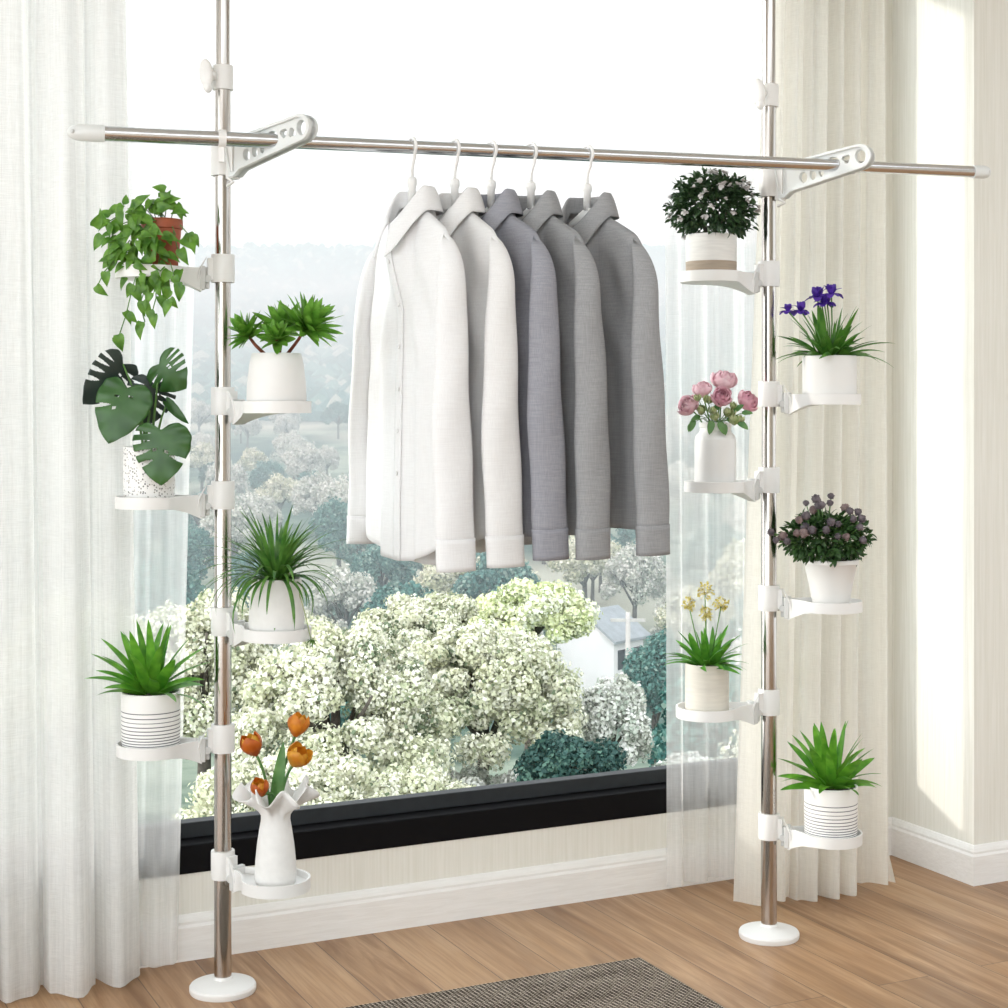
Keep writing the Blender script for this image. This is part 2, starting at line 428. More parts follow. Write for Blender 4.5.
curtain('linen_drape',M['drape'],1.635,2.0,-.24,.033,6,'cream linen drape gathered beside the right wall',z0=.004,t0b=1.545,t1b=1.99,seed=12,hemfn=lambda u:.012*math.sin(u*9),tail=True)

# ------------------------------------------------------------------ rug
c0=P(640,960,2132/(960-HZ)); c0.z=0
rt=(c0-O).dot(UX); rs=(c0-O).dot(NX)
b=MB(); b.box((rt-1.6,rs-2.2,.0),(rt,rs,.008))
o=b.build('rug',M['rug'],loc=O,rot=(0,0,ANG),smooth=False); bevel(o,.004); tag(o,'dark brown and cream woven rug lying on the oak floor','rug')

# ------------------------------------------------------------------ plant stands
LP=V(-.624,3.64,0); RP=V(.648,4.01,0)
TR=.075
def tray_mesh(d, L):
    """teardrop dish: circle of radius TR at distance L along +X, neck at x=.05"""
    pts=[]; hw=.017; x0=.048
    # tangent outline
    a0=math.acos(max(-1,min(1,(TR-hw)/(L-x0))))
    th0=PI-a0
    for k in range(41):
        a=-th0+2*th0*k/40; pts.append((L+TR*math.cos(a), TR*math.sin(a)))
    # blend curve back to the neck with a concave sweep
    ex,ey=pts[-1]
    up=[]
    for k in range(1,9):
        u=k/8; x=ex+(x0-ex)*u; y=ey+(hw-ey)*(1-(1-u)**1.7); up.append((x,y))
    pts=pts+up+[(x,-y) for x,y in reversed(up)]
    n=len(pts); cx=sum(p[0] for p in pts)/n
    def inset(q,w):
        x,y=pts[q]; xa,ya=pts[q-1]; xb,yb=pts[(q+1)%n]
        dx,dy=xb-xa,yb-ya; l=math.hypot(dx,dy) or 1
        return (x-dy/l*w, y+dx/l*w)
    def zb(x):
        u=max(0,min(1,(L-.03-x)/(L-.03-x0)))
        return -.026-.026*u**1.6
    b=MB(); T=.0045
    vs=[]
    for q in range(n):
        x,y=pts[q]; vs.append(V(x,y,zb(x)))
    for q in range(n): vs.append(V(pts[q][0],pts[q][1],0))
    for q in range(n): i=inset(q,T); vs.append(V(i[0],i[1],0))
    for q in range(n): i=inset(q,T+.001); vs.append(V(i[0],i[1],-.014))
    fs=[]
    for r in range(3):
        for q in range(n):
            j=(q+1)%n; fs.append((r*n+q,r*n+j,(r+1)*n+j,(r+1)*n+q))
    # floor cap and bottom cap as strips (outline symmetric)
    fs.append(tuple(3*n+q for q in range(n)))
    fs.append(tuple(reversed(range(n))))
    b.add(vs,fs); return b
def add_tray(parent, pole, dx, dy, py):
    L=math.hypot(dx,dy); D=pole.y+dy; z=EYE+(HZ-py)*D/F
    ang=math.atan2(dy,dx)
    o=auto(tray_mesh(None,L).build('shelf_tray',M['white'],parent),40); o.location=(0,0,z); o.rotation_euler=(0,0,ang); bevel(o,.0012,2)
    c=MB(); c.lathe([(.0195,-.031),(.0255,-.031),(.0262,-.028),(.0262,.028),(.0255,.031),(.0195,.031)],n=32,cap0=False,cap1=False)
    c.box((.020,-.012,-.026),(.034,.012,.022))
    auto(c.build('clamp_ring',M['white'],o),40)
    h=MB(); h.box((.030,-.010,-.045),(.0405,.010,.002)); h.box((.040,-.019,-.048),(.052,.019,.004)); 
    h.tube([(.036,-.016,-.024),(.036,.016,-.024)],.009,14)
    hh=auto(h.build('hinge_block',M['greyplastic'],o),30); bevel(hh,.002)
    k=MB()
    side=-1 if dx<0 else 1
    sy = 1 if dx<0 else -1
    def lev(u,v):
        a=2*PI*u; r=.5*math.sin(PI*(v*.92+.04))**.7
        return V(.040+.004*math.sin(v*4)+.006*math.cos(a)*r, sy*(.018+.006*math.sin(a)*r*1.5), -.030+.055*v) + V(.016*(1-v)-.010*r*math.cos(a),0,0)
    k.grid(lev,12,10,close=True)
    solid_lever=k.build('clamp_lever',M['white'],o)
    return V(pole.x+dx,D,z-.0135)
def wing(parent,z,side):
    c=MB(); c.lathe([(.017,-.027),(.0225,-.027),(.0232,-.024),(.0232,.024),(.0225,.027),(.017,.027)],n=32,cap0=False,cap1=False)
    c.box((-.036,-.010,-.018),(-.016,.010,.020))
    o=auto(c.build('joint_collar',M['white'],parent),40); o.location=(0,0,z)
    k=MB()
    Mz=Matrix.Rotation(-.45,3,'Z')@Matrix.Rotation(-.12,3,'Y')
    k.sphere((-.031,-.036,.003),1,28,18,sc=(.0175,.010,.033),M=Mz)
    k.sphere((-.027,-.036,-.026),1,20,12,sc=(.011,.010,.014),M=Mz); k.tube([(-.03,-.034,.002),(-.010,-.006,.002)],.011,18)
    k.build('wing_knob',M['white'],o)
def curve_plate(name, outer, holes, depth, mat, parent, bev=.0012):
    cu=bpy.data.curves.new(name,'CURVE'); cu.dimensions='2D'; cu.fill_mode='BOTH'; cu.extrude=depth/2-bev; cu.bevel_depth=bev; cu.bevel_resolution=1
    for pl in [outer]+holes:
        sp=cu.splines.new('POLY'); sp.points.add(len(pl)-1); sp.use_cyclic_u=True
        for p,(x,y) in zip(sp.points,pl): p.co=(x,y,0,1)
    tmp=bpy.data.objects.new(name+'_tmp',cu); COL.objects.link(tmp)
    dg=bpy.context.evaluated_depsgraph_get(); me=bpy.data.meshes.new_from_object(tmp.evaluated_get(dg))
    bpy.data.objects.remove(tmp,do_unlink=True); bpy.data.curves.remove(cu)
    me.name=name; me.materials.clear(); me.materials.append(mat)
    o=bpy.data.objects.new(name,me); COL.objects.link(o); o.parent=parent; auto(o,30); return o
def circ(cx,cy,r,n=20,sx=1): return [(cx+r*sx*math.cos(2*PI*k/n), cy+r*math.sin(2*PI*k/n)) for k in range(n)]
RZ=1.872
RA=V(-.496,3.555,0); RD=V(.962,.2728,0).normalized(); RS=math.hypot(1,.2836)
def railpt(k): return V(-.496+k,3.555+.2836*k,RZ)
def bracket(parent, pole, mid):
    """arm from the pole through the rail point mid to the tip"""
    a=V(mid.x-pole.x, mid.y-pole.y,0); Lm=a.length; ang=math.atan2(a.y,a.x)
    root=empty('tmp',(0,0,0)); bpy.data.objects.remove(root)
    hz=0.0; zr=RZ-.028
    tilt=math.atan2(.028,Lm-.02)
    # outline in (x along arm, y up) with origin at (.024, zr)
    L=.266-.024; h0=.038; h1=.027
    out=[]
    for k in range(13):
        q=-PI/2+PI*k/12; out.append((L-.028+.028*math.cos(q), .028*math.sin(q)))
    out+= [(.035,h0-.006),(.012,h0),(0,h0),(0,-h0-.008),(.012,-h0-.010),(.030,-h0)]
    hx=(Lm-.024)/math.cos(tilt)-.002
    holes=[circ(hx,0,.0185,24)]
    def tri(cx,s,fl):
        e=[]
        for k in range(3):
            c=PI/2*fl+2*PI*k/3; 
            for j in (-.35,0,.35): e.append((cx+s*.95*math.cos(c+j), s*.95*math.sin(c+j)+(-.003*fl)))
        return e
    holes+=[circ(L-.027,0,.0175,20,.8)]
    xs=[hx+.034,hx+.057]
    holes+=[tri(x,.0125,sg) for x,sg in zip(xs,(-1,1)) if x<L-.052]
    holes+=[circ(x,y,r,18,.75) for x,y,r in ((hx-.032,-.014,.0095),(hx-.054,-.013,.0125),(hx-.078,-.012,.0145)) if x>.024]
    ar=curve_plate('bracket_arm',out,holes,.016,M['clear'],parent)
    ar.matrix_local=Matrix.Translation((0,0,zr))@Matrix.Rotation(ang,4,'Z')@Matrix.Rotation(-tilt,4,'Y')@Matrix.Translation((.024,0,0))@Matrix.Rotation(PI/2,4,'X')
    inner=[(x*.955+.004,y*.86) for x,y in out]
    fl=curve_plate('bracket_flange',out,[inner],.032,M['clear'],ar)
    c=MB(); c.lathe([(.0195,-.036),(.0255,-.036),(.0265,-.032),(.0265,.026),(.0255,.03),(.0195,.03)],n=32,cap0=False,cap1=False)
    c.box((.02,-.013,-.045),(.040,.013,.03)); c.tube([(.034,-.02,-.045),(.05,-.02,-.055),(.03,-.018,-.062)],.004,8)
    cc=auto(c.build('bracket_clamp',M['white'],parent),40); cc.location=(0,0,zr); cc.rotation_euler=(0,0,ang); bevel(cc,.0015)
    return ar
def stand(name, label, pole, trays, knobz, jointz, mid, side):
    root=empty(name,pole,label=label,cat='plant stand')
    b=MB(); b.lathe([(.072,.0),(.0735,.004),(.0735,.012),(.071,.016),(.050,.023),(.030,.027),(.0215,.028),(.0195,.034)],n=56)
    auto(b.build('base_plate',M['white'],root),30)
    b=MB(); b.lathe([(.0192,.028),(.0192,jointz)],n=40,cap0=False); auto(b.build('lower_tube',M['steel'],root),50)
    b=MB(); b.lathe([(.0175,jointz-.01),(.0175,knobz)],n=40); auto(b.build('middle_tube',M['steel'],root),50)
    b=MB(); b.lathe([(.0158,knobz-.01),(.0158,CEIL-.028)],n=40); auto(b.build('upper_tube',M['steel'],root),50)
    b=MB(); b.lathe([(.0195,CEIL-.034),(.0215,CEIL-.028),(.05,CEIL-.023),(.0735,CEIL-.012),(.0735,CEIL)],n=56); auto(b.build('ceiling_plate',M['white'],root),30)
    wing(root,knobz,side)
    seats=[add_tray(root,pole,*t) for t in trays]
    bracket(root,pole,mid)
    return root,seats
midL=railpt(0.0); midR=railpt(1.287)
standL,SL=stand('plant_stand','floor to ceiling steel plant stand left of the shirts, carrying the tulips and monstera',LP,
  [(-.152,-.045,267),(.133,-.10,401),(-.152,-.045,496),(.133,-.10,627),(-.150,-.045,742),(.131,-.10,877)],EYE+(HZ-78)*3.64/F,EYE+(HZ-494)*3.64/F,midL,-1)
standR,SR=stand('plant_stand','floor to ceiling steel plant stand right of the shirts, before the cream drape',RP,
  [(-.149,-.06,272),(.138,-.05,394),(-.139,-.06,481),(.141,-.05,600),(-.159,-.06,706),(.141,-.05,831)],EYE+(HZ-96)*4.01/F,EYE+(HZ-480)*4.01/F,midR,1)

# ------------------------------------------------------------------ clothes rail
rroot=empty('clothes_rail',railpt(0.6),label='long horizontal stainless steel rail the five hangers hook over',cat='clothes rail')
def rl(k): return railpt(k)-railpt(.6)
b=MB(); b.tube([rl(-.36),rl(.0)],.0160,32); auto(b.build('outer_tube',M['rail'],rroot),50)
b=MB(); b.tube([rl(0),rl(1.30)],.0148,32); b.tube([rl(1.28),rl(1.65)],.0142,32); auto(b.build('inner_tube',M['rail'],rroot),50)
def endcap(k0,k1,r):
    b=MB(); pts=[]; rad=[]
    for u,q in ((0,1.12),(.62,1.12),(.66,1.06),(.72,1.05),(.80,.98),(.87,.86),(.93,.69),(.97,.48),(.99,.30),(1,.05)): pts.append(rl(k0+(k1-k0)*u)); rad.append(r*q)
    b.tube(pts,rad,28); o=auto(b.build('end_cap',M['clear'],rroot),50)
    e=MB(); c=rl(k0+(k1-k0)*.80); e.tube([c+V(0,-r*.7,0),c+V(0,-r*1.01,0)],.0045,14); e.build('lug',M['greyplastic'],o)
endcap(-.346,-.420,.0162); endcap(1.645,1.692,.0145)
b=MB(); 
c=rl(-.11)
b.tube([c-RD*.008,c+RD*.008],.0195,28); b.box((-.006,-.006,-.05),(.006,.006,-.014),M=Matrix.Translation(c)); 
auto(b.build('rail_clip',M['white'],rroot),40)
b=MB(); c=rl(1.33); b.tube([c-RD*.006,c+RD*.006],.0185,24); auto(b.build('rail_clip',M['white'],rroot),40)

# ------------------------------------------------------------------ hangers and shirts
AX=V(.5,-.866,0)                      # wearer-side axis, towards the camera
HA=math.atan2(AX.y,AX.x)
def lerp(a,b,u): return a+(b-a)*u
def sst(u): u=max(0,min(1,u)); return u*u*(3-2*u)
def make_hanger(k, label, ha, zdrop):
    rp=railpt(k)
    root=empty('clothes_hanger',(rp.x,rp.y,RZ),ha,label=label,cat='hanger',group='white plastic hangers on the rail')
    b=MB(); pts=[]
    r=.0205
    for i in range(17):
        a=math.radians(205-250*i/16)
        pts.append(V(r*math.cos(a), 0, r*math.sin(a)))
    e=pts[-1]
    pts+=[V(.012,0,-.026),V(.005,0,-.038),V(.001,0,-.050),V(0,0,-.072)]
    b.tube(pts,[.0036]*len(pts),12); b.sphere(pts[0],.0042,10,6); b.build('hook',M['white'],root)
    b=MB(); b.lathe([(.0065,-.066),(.0105,-.070),(.0115,-.082),(.0085,-.088),(.0085,-.128)],n=20); 
    b.build('neck',M['white'],root)
    # shoulder bar with a broad centre plate
    b=MB()
    def bar(u,v):
        x=lerp(-.180,.180,u); q=abs(x)/.180
        zt=-.118-.106*q**1.12; h=lerp(.040,.012,sst(q*2.2)); th=lerp(.006,.008,q)
        a=2*PI*v; 
        return V(x, th*math.cos(a), zt-h/2+h/2*math.sin(a))
    b.grid(bar,48,12); b.build('shoulder_bar',M['white'],root)
    return root
def make_shirt(k, label, cat, ha, mat, btn, seed, hemtail, length, zoff, group, lean=0, bw=1.0, slv=(0,0)):
    rr=random.Random(seed); rp=railpt(k)
    root=empty('shirt',(rp.x,rp.y,RZ+zoff),ha,label=label,cat=cat,group=group)
    SW=.196; NK=.060; ph=[rr.random()*6.28 for _ in range(8)]
    def ztop(x):
        q=abs(x)/SW
        return -.072*max(0,(q-.25)/.75)**1.15-.026*max(0,(q-.80)/.20)**2
    def body(u,v):
        th=2*PI*u; f=math.cos(th); sg=-1 if math.sin(th)<0 else 1    # sg -1 = back(+y)  front is -y
        sgn = 1 if math.sin(th)>=0 else -1
        front = sgn>0
        g=v
        wd=lerp(.222,.206,sst(g/.45)) if g<.45 else lerp(.206,SW,sst((g-.45)/.5))
        wd*=bw if g<.9 else lerp(bw,1,(g-.9)/.1)
        ss=math.sqrt(max(0,1-f*f))**.75
        dep=.034*(1-.25*sst(g))
        xT=SW*f; zT=ztop(xT); yT=0.0
        if abs(xT)<NK:
            c=math.sqrt(1-(xT/NK)**2)
            if front: yT=-.050*c; zT=-.004-.082*c**1.3
            else: yT=.040*c; zT=.012*c
        hem=-length
        if hemtail: hem += .062*abs(f)**2.2*(1 if front else .9) - (0 if front else .012)
        x=wd*f if g<.86 else lerp(wd*f,xT,(g-.86)/.14)
        z=lerp(hem,zT,g)
        yb=-dep*ss*sgn
        fold=(1-.72*sst(g*1.05))
        yb+= -sgn*0.0+fold*(.010*math.sin(x*36+ph[0]+1.2*math.sin(g*2+ph[1]))+.006*math.sin(x*71+ph[2]+g*2))*(.6+.4*ss)*(.2+.8*sst(abs(x)/.09))
        # drag lines from shoulder points towards the chest
        yb+= .0055*math.sin((abs(x)*.9+z*.55)*58+ph[3])*sst((g-.45)/.2)*(1-sst((g-.84)/.12))*ss*sst(abs(x)/.10)
        s=max(0,(g-.80)/.20)
        y=yb*math.sqrt(max(0,1-s**2.2))+yT*s**1.2
        return V(x,y,z)
    b=MB(); b.grid(body,120,52,close=True)
    bo=solid(b.build('body',mat,root),.0016)
    # sleeves
    for sd in (-1,1):
        ln=.685+slv[0 if sd<0 else 1]
        tw=[rr.random()*6.28 for _ in range(3)]
        def sl(u,v,cuff=False):
            a=2*PI*u
            vv=v
            cx=sd*(lerp(.168,.203,1-(1-min(1,vv*5.5))**2.6)+.033*max(0,vv-.05)); cz=-.072-ln*1.012*vv
            cy=-.004-.010*vv+.004*math.sin(vv*5+tw[0])
            dm=max(.03,1-(1-min(1,vv*5.5))**2.6)**.55; hy=lerp(.031,.0425,sst(vv*1.7))*dm; hx=lerp(.022,.025,vv)*dm
            hy*=lerp(1,1.06,sst((vv-.3)/.4))*lerp(1,.95,sst((vv-.86)/.1))
            hy*=lerp(.93,1,sst(vv*2.5)); hx*=1-.12*vv
            x=cx+hx*math.cos(a)*abs(math.cos(a))**.1
            y=cy+hy*math.sin(a)
            z=cz
            if vv<.10:   # cap slopes: inner side higher
                z += (-sd*math.cos(a)*.5+.5)*.010*(1-vv/.10)
            wr=.0016*math.sin(vv*17+2.5*math.sin(a)+tw[2])*sst(vv*4)*(1-sst((vv-.85)/.08))
            x+=wr*math.cos(a)+sd*.002*math.sin(a*2+vv*4); y+=wr*math.sin(a)
            return V(x,y,z)
        b=MB(); b.grid(lambda u,v: sl(u,v*.915),28,44,close=True)
        # closing cap at shoulder
        so_=solid(b.build('sleeve',mat,root),.0016)
        b=MB()
        def cf(u,v):
            p=sl(u,.905+.095*v); c=V(sd*.234,-.014,p.z); d=p-c; return c+d*1.03
        b.grid(cf,28,6,close=True); solid(b.build('cuff',mat,so_),.003)
    # collar
    def col(u,v):
        th=math.radians(lerp(-90+9,270-9,u))    # starts front centre, round the back
        c=math.cos(th); s_=math.sin(th)
        fr=max(0,-s_)            # 1 at front
        zb=lerp(.010,-.086,fr**1.25); rx=.060; ry=lerp(.042,.052,fr)
        topz=lerp(.050,-.028,fr**1.5)
        lf=lerp(.064,.092,fr**2)          # leaf length
        if v<.4:
            q=v/.4; r=lerp(1.0,.97,q); z=lerp(zb,topz,q); ex=0
        else:
            q=(v-.4)/.6; r=.97; ex=.003+.021*q**.75*(1+.3*fr); z=topz+.003*math.sin(q*PI)-lf*q*.9
        x=(rx*r+ex)*c; y=(ry*r+ex)*s_
        if v>=.4 and fr>.5: 
            sgx=1 if c>=0 else -1; x+=sgx*.012*((fr-.5)/.5)*((v-.4)/.6)
        # collar folds down to follow the shoulder slope
        return V(x,y,z)
    b=MB(); b.grid(col,72,16)
    solid(b.build('collar',mat,root),.002)
    # placket and buttons follow the front centre line
    b=MB()
    def fp(x,g):
        f=max(-1,min(1,x/.21)); u=math.acos(f)/(2*PI); p=body(u,g); return p
    def pk(u,v):
        x=lerp(-.015,.015,u); p=fp(x,v*.985); return V(p.x,p.y-.0026,p.z)
    b.grid(pk,4,48); pl=solid(b.build('placket',mat,root),.0022)
    for i in range(6):
        g=.955-.135*i
        p=fp(0,g); bb=MB(); bb.lathe([(.0005,0),(.0048,0),(.0055,.0008),(.0055,.0018),(.004,.0022),(.0005,.0016)],n=14,M=Matrix.Rotation(PI/2,3,'X'))
        q=bb.build('button',btn,root); q.location=(p.x+.001,p.y-.0042,p.z)
    return root
specs=[ # k, mat...
 (.292,'cottonw','button',21,True,.775,'bright white cotton shirt hung leftmost and foremost, its button placket in full view','white hanger in the leftmost white shirt',-.02,(-.01,.014)),
 (.386,'cottonw2','button',22,True,.75,'ivory white shirt squeezed between the leftmost white shirt and a grey one','white hanger in the ivory second shirt from left',.03,(0,.008)),
 (.467,'linen1','greybutton',23,False,.715,'blue-grey linen shirt, first grey one beside the white shirts','white hanger in the grey shirt next to the white ones',.10,(0,-.004)),
 (.557,'linen2','greybutton',24,False,.715,'mid grey linen shirt hung in the middle of the three grey ones','white hanger in the middle grey shirt',.13,(0,-.003)),
 (.686,'linen3','greybutton',25,False,.705,'grey linen shirt hung rightmost with its whole collar and shoulder clear','white hanger in the rightmost grey shirt',.13,(0,-.008)),
]
for (k,mt,bt,sd,ht,ln,lab,hl,da,slv) in specs:
    make_hanger(k,hl,HA+da,0)
    make_shirt(k,lab,'shirt',HA+da,M[mt],M[bt],sd,ht,ln,-.140,'shirts hanging on the rail',slv=slv)

# ------------------------------------------------------------------ potted plants
def pot_lathe(prof, wall=.005, depth=.02, n=48, rfn=None):
    b=MB(); r1,z1=prof[-1]
    p=[(r*0+.0005 if False else r,z) for r,z in prof]
    p=[(p[0][0]*.9,0)]+p+[(r1-wall*.4,z1+.0015),(r1-wall,z1)]+[(r1-wall,z1-depth-.004)]
    b.lathe(p,n=n,cap1=False,rfn=rfn); return b
def plant(name, loc, label, cat, prof, potmat, soil='soil', depth=.014, wall=.005, group=None, potname='pot'):
    root=empty(name,loc,label=label,cat=cat,group=group)
    auto(pot_lathe(prof,wall,depth).build(potname,potmat,root),45)
    if soil:
        r=prof[-1][0]-wall; z=prof[-1][1]-depth
        b=MB(); rr=random.Random(5)
        b.lathe([(r+.001,z-.004),(r+.001,z),(r*.7,z+.002),(r*.35,z+.004),(.001,z+.004)],n=28)
        for _ in range(40):
            a=rr.random()*6.28; q=r*math.sqrt(rr.random())*.92; b.sphere((q*math.cos(a),q*math.sin(a),z+.003),.0022+.002*rr.random(),6,4)
        b.build('soil',M[soil],root)
    return root
def dirv(az,el): return V(math.cos(az)*math.cos(el),math.sin(az)*math.cos(el),math.sin(el))
UP=V(0,0,1)
def upfor(d):
    return UP if abs(d.z)<.97 else V(-d.x,-d.y,.2)
# --- lance-leaved dracaena in striped pots
def lance_plant(loc,label,seed):
    root=plant('potted_plant',loc,label,'plant',[(.060,.0),(.0625,.004),(.0630,.012),(.0640,.124)],M['stripe'],'gravel',.010)
    rr=random.Random(seed); b=MB(); z=.112
    for k in range(36):
        u=k/35; az=k*2.39996+rr.uniform(-.2,.2); el=lerp(1.48,.42,u**.85)+rr.uniform(-.08,.08)
        L=lerp(.158,.120,u)+rr.uniform(-.014,.012); d=dirv(az,el)
        b.leaf(V(.012*math.cos(az),.012*math.sin(az),z+.018*(1-u)),d,upfor(d),L,.027,bend=lerp(.05,.58,u)+rr.uniform(-.1,.1),n=10,fold=.22,twist=rr.uniform(-.8,.8))
    b.build('foliage',M['lance'],root); return root
lance_plant(SL[4],'lance-leaved green plant in a striped pot before the sheer curtain, left stand',41)
lance_plant(SR[5],'lance-leaved green plant in a striped pot on the lowest tray of the right stand',42)
# --- spider plant
root=plant('spider_plant',SL[3],'spider plant with thin arching leaves in a white pot above the tulips','plant',[(.056,0),(.059,.006),(.0600,.02),(.058,.07),(.053,.118)],M['matte'],depth=.010)
rr=random.Random(7); b=MB(); z=.108
for k in range(135):
    u=rr.random(); az=rr.random()*6.28; el=lerp(1.5,.55,u**.9)
    L=rr.uniform(.12,.20); d=dirv(az,el)
    b.leaf(V(.022*math.cos(az)*rr.random(),.022*math.sin(az)*rr.random(),z),d,upfor(d),L,rr.uniform(.0075,.0115),bend=lerp(.35,1.35,u)*rr.uniform(.75,1.25),prof=STRAP,n=12,fold=.3)
b.build('foliage',M['spider'],root)
for (ax,az_,zl) in ((.085,-.4,-.01),(.048,-1.5,.02)):
    d=V(math.cos(az_),math.sin(az_),0); b=MB()
    pts=[V(0,0,z)+d*ax*u*1.0+UP*(.055*math.sin(u*PI*.55)*(1-u)*1.6+ (zl-z)*u**2.2) for u in [i/14 for i in range(15)]]
    b.tube(pts,.0012,6); b.build('runner',M['rosebud'],root)
    b=MB(); e=pts[-1]
    for k in range(14):
        dd=dirv(k*2.4,rr.uniform(-.5,.9)); b.leaf(e,dd,upfor(dd),rr.uniform(.014,.026),.004,bend=.7,prof=STRAP,n=5)
    b.build('plantlet',M['spider'],root)
# --- succulent with rosettes
root=plant('rosette_plant',SL[1],'green rosette succulent with red stems in a round-bottomed white pot','plant',[(.056,0),(.062,.005),(.0645,.018),(.0635,.048),(.0585,.092),(.0535,.115)],M['ceramic'],depth=.008)
rr=random.Random(9); z=.109
heads=[(V(.068,-.02,.176),V(.55,-.2,.8),.080,52),(V(-.062,-.015,.158),V(-.55,-.25,.75),.056,34),(V(.012,.02,.172),V(-.1,.25,.95),.068,40),(V(.005,-.035,.148),V(-.1,-.6,.75),.048,26)]
for (c,ax,L,n) in heads:
    b=MB(); b.tube([V(c.x*.25,c.y*.25,z-.004),lerp(V(c.x*.3,c.y*.3,z),c,.6)+V(0,0,-.004),c],[.0042,.0036,.003],8); b.build('stem',M['redstem'],root)
    b=MB(); ax=ax.normalized(); q=ax.to_track_quat('Z','Y').to_matrix()
    for k in range(n):
        u=(k+.5)/n; el=lerp(1.45,-.05,u**.75); d=q@dirv(k*2.39996,el)
        b.leaf(c-ax*.012*u,d,ax if el<1.2 else q@V(1,.2,0),L*rr.uniform(.85,1.12)*(.75+.3*math.sin(u*PI)),.0225,bend=-.18+.35*u,n=7,fold=.28,twist=rr.uniform(-.5,.5))
    b.build('rosette',M['succ'],root)
# --- iris plant
root=plant('potted_iris',SR[1],'potted iris with narrow leaves and purple blooms in a plain white pot','plant',[(.061,0),(.0635,.003),(.0645,.010),(.0650,.104)],M['ceramic'],depth=.010)
rr=random.Random(13); b=MB(); z=.094
for k in range(62):
    u=k/61; az=k*2.39996+rr.uniform(-.3,.3); el=lerp(1.5,.45,u**.9)+rr.uniform(-.1,.1); d=dirv(az,el)
    b.leaf(V(.016*math.cos(az),.016*math.sin(az),z),d,upfor(d),rr.uniform(.085,.150),rr.uniform(.012,.019),bend=lerp(.1,.7,u),prof=STRAP,n=9,fold=.3,twist=rr.uniform(-.9,.9))
b.build('foliage',M['iris'],root)
def iris_flower(root,top,base,s):
    b=MB(); m=lerp(base,top,.5)+V(.004,0,.01); b.tube([base,m,top],.0018,7); st=b.build('flower_stem',M['stem'],root)
    b=MB()
    for k in range(6):
        d=dirv(k*PI/3+rr.random(),.75 if k%2 else .1); b.leaf(top,d,upfor(d),s*(1.0 if k%2 else 1.15),s*.75,bend=.5 if k%2==0 else -.4,prof=PETAL,n=6,fold=.3)
    for k in range(6):
        d=dirv(rr.random()*6,rr.uniform(-.2,1.2)); b.leaf(top+d*s*.3,d,upfor(d),s*.8,s*.5,bend=.4,prof=PETAL,n=5)
    b.build('blossom',M['irisflower'],root)
s1=414.
for (px,py,s) in ((815,298,.028),(829,295,.027),(822,304,.025),(800,311,.025),(786,312,.020),(819,295,.022),(826,303,.022)):
    w=V((px-(504+SR[1].x*F/SR[1].y))/s1,-.02+rr.uniform(-.01,.01),EYE+(HZ-py)*SR[1].y/F-SR[1].z)
    iris_flower(root,w,V(w.x*.2,0,z),s)
# --- leafy bushes
def bush(root,mat,c,rad,n,ls,lw,seed,name='foliage',stems=True):
    rr=random.Random(seed); b=MB()
    for k in range(n):
        q=V(rr.gauss(0,1),rr.gauss(0,1),rr.gauss(0,1)).normalized()
        if q.z<-.75: q.z*=-.5
        sc=rr.uniform(.45,1.05)**.6*(1+.14*noise.noise(q*2.6+V(seed,0,0))*2)
        p=V(c.x+q.x*rad.x*sc,c.y+q.y*rad.y*sc,c.z+q.z*rad.z*sc)
        d=(q+V(rr.gauss(0,.5),rr.gauss(0,.5),rr.gauss(0,.4))).normalized()
        b.leaf(p,d,V(rr.gauss(0,.6),rr.gauss(0,.6),1),ls*rr.uniform(.7,1.3),lw*rr.uniform(.8,1.2),bend=rr.uniform(.1,.6),n=4,fold=.3)
    b.build(name,mat,root)
    b=MB()
    for k in range(12):
        az=rr.random()*6.28; d=dirv(az,rr.uniform(.7,1.4)); e=V(c.x+d.x*rad.x*.85,c.y+d.y*rad.y*.85,c.z+d.z*rad.z*.7); o_=V(.01*math.cos(az),.01*math.sin(az),c.z-rad.z*.85)
        b.tube([o_,lerp(o_,e,.5)+V(0,0,.006),e],[.0016,.0013,.001],6)
    b.build('branches',M['bark'],root)
root=plant('flowering_shrub',SR[0],'dark leafy shrub with small white flowers in a white pot with a tan base','plant',[(.056,0),(.0600,.003),(.0610,.010),(.0615,.101)],M['tanpot'],depth=.008)
C=V(.004,-.005,.168); RAD=V(.100,.085,.080)
bush(root,M['bush'],C,RAD,2300,.016,.0095,17)
rr=random.Random(18)
for k in range(40):
    q=V(rr.gauss(0,1),rr.gauss(-.5,.8),rr.gauss(.4,.7)).normalized(); p=V(C.x+q.x*RAD.x*1.05,C.y+q.y*RAD.y*1.05,C.z+q.z*RAD.z*1.08)
    b=MB(); s=rr.uniform(.007,.012)
    for j in range(7):
        d=(q+V(rr.gauss(0,.7),rr.gauss(0,.7),rr.gauss(0,.5))).normalized(); b.leaf(p,d,upfor(d),s*1.2,s*.9,bend=.3,prof=PETAL,n=3)
    b.build('blossom',M['whiteflower'],root)
root=plant('berry_shrub',SR[3],'dark green shrub dotted with dusky purple ball flowers in a tapered white pot','plant',[(.041,0),(.0435,.004),(.052,.05),(.063,.100),(.0665,.103),(.0665,.112)],M['ceramic'],depth=.008)
C=V(-.014,-.005,.160); RAD=V(.098,.082,.062)
bush(root,M['bush2'],C,RAD,1900,.017,.0095,27)
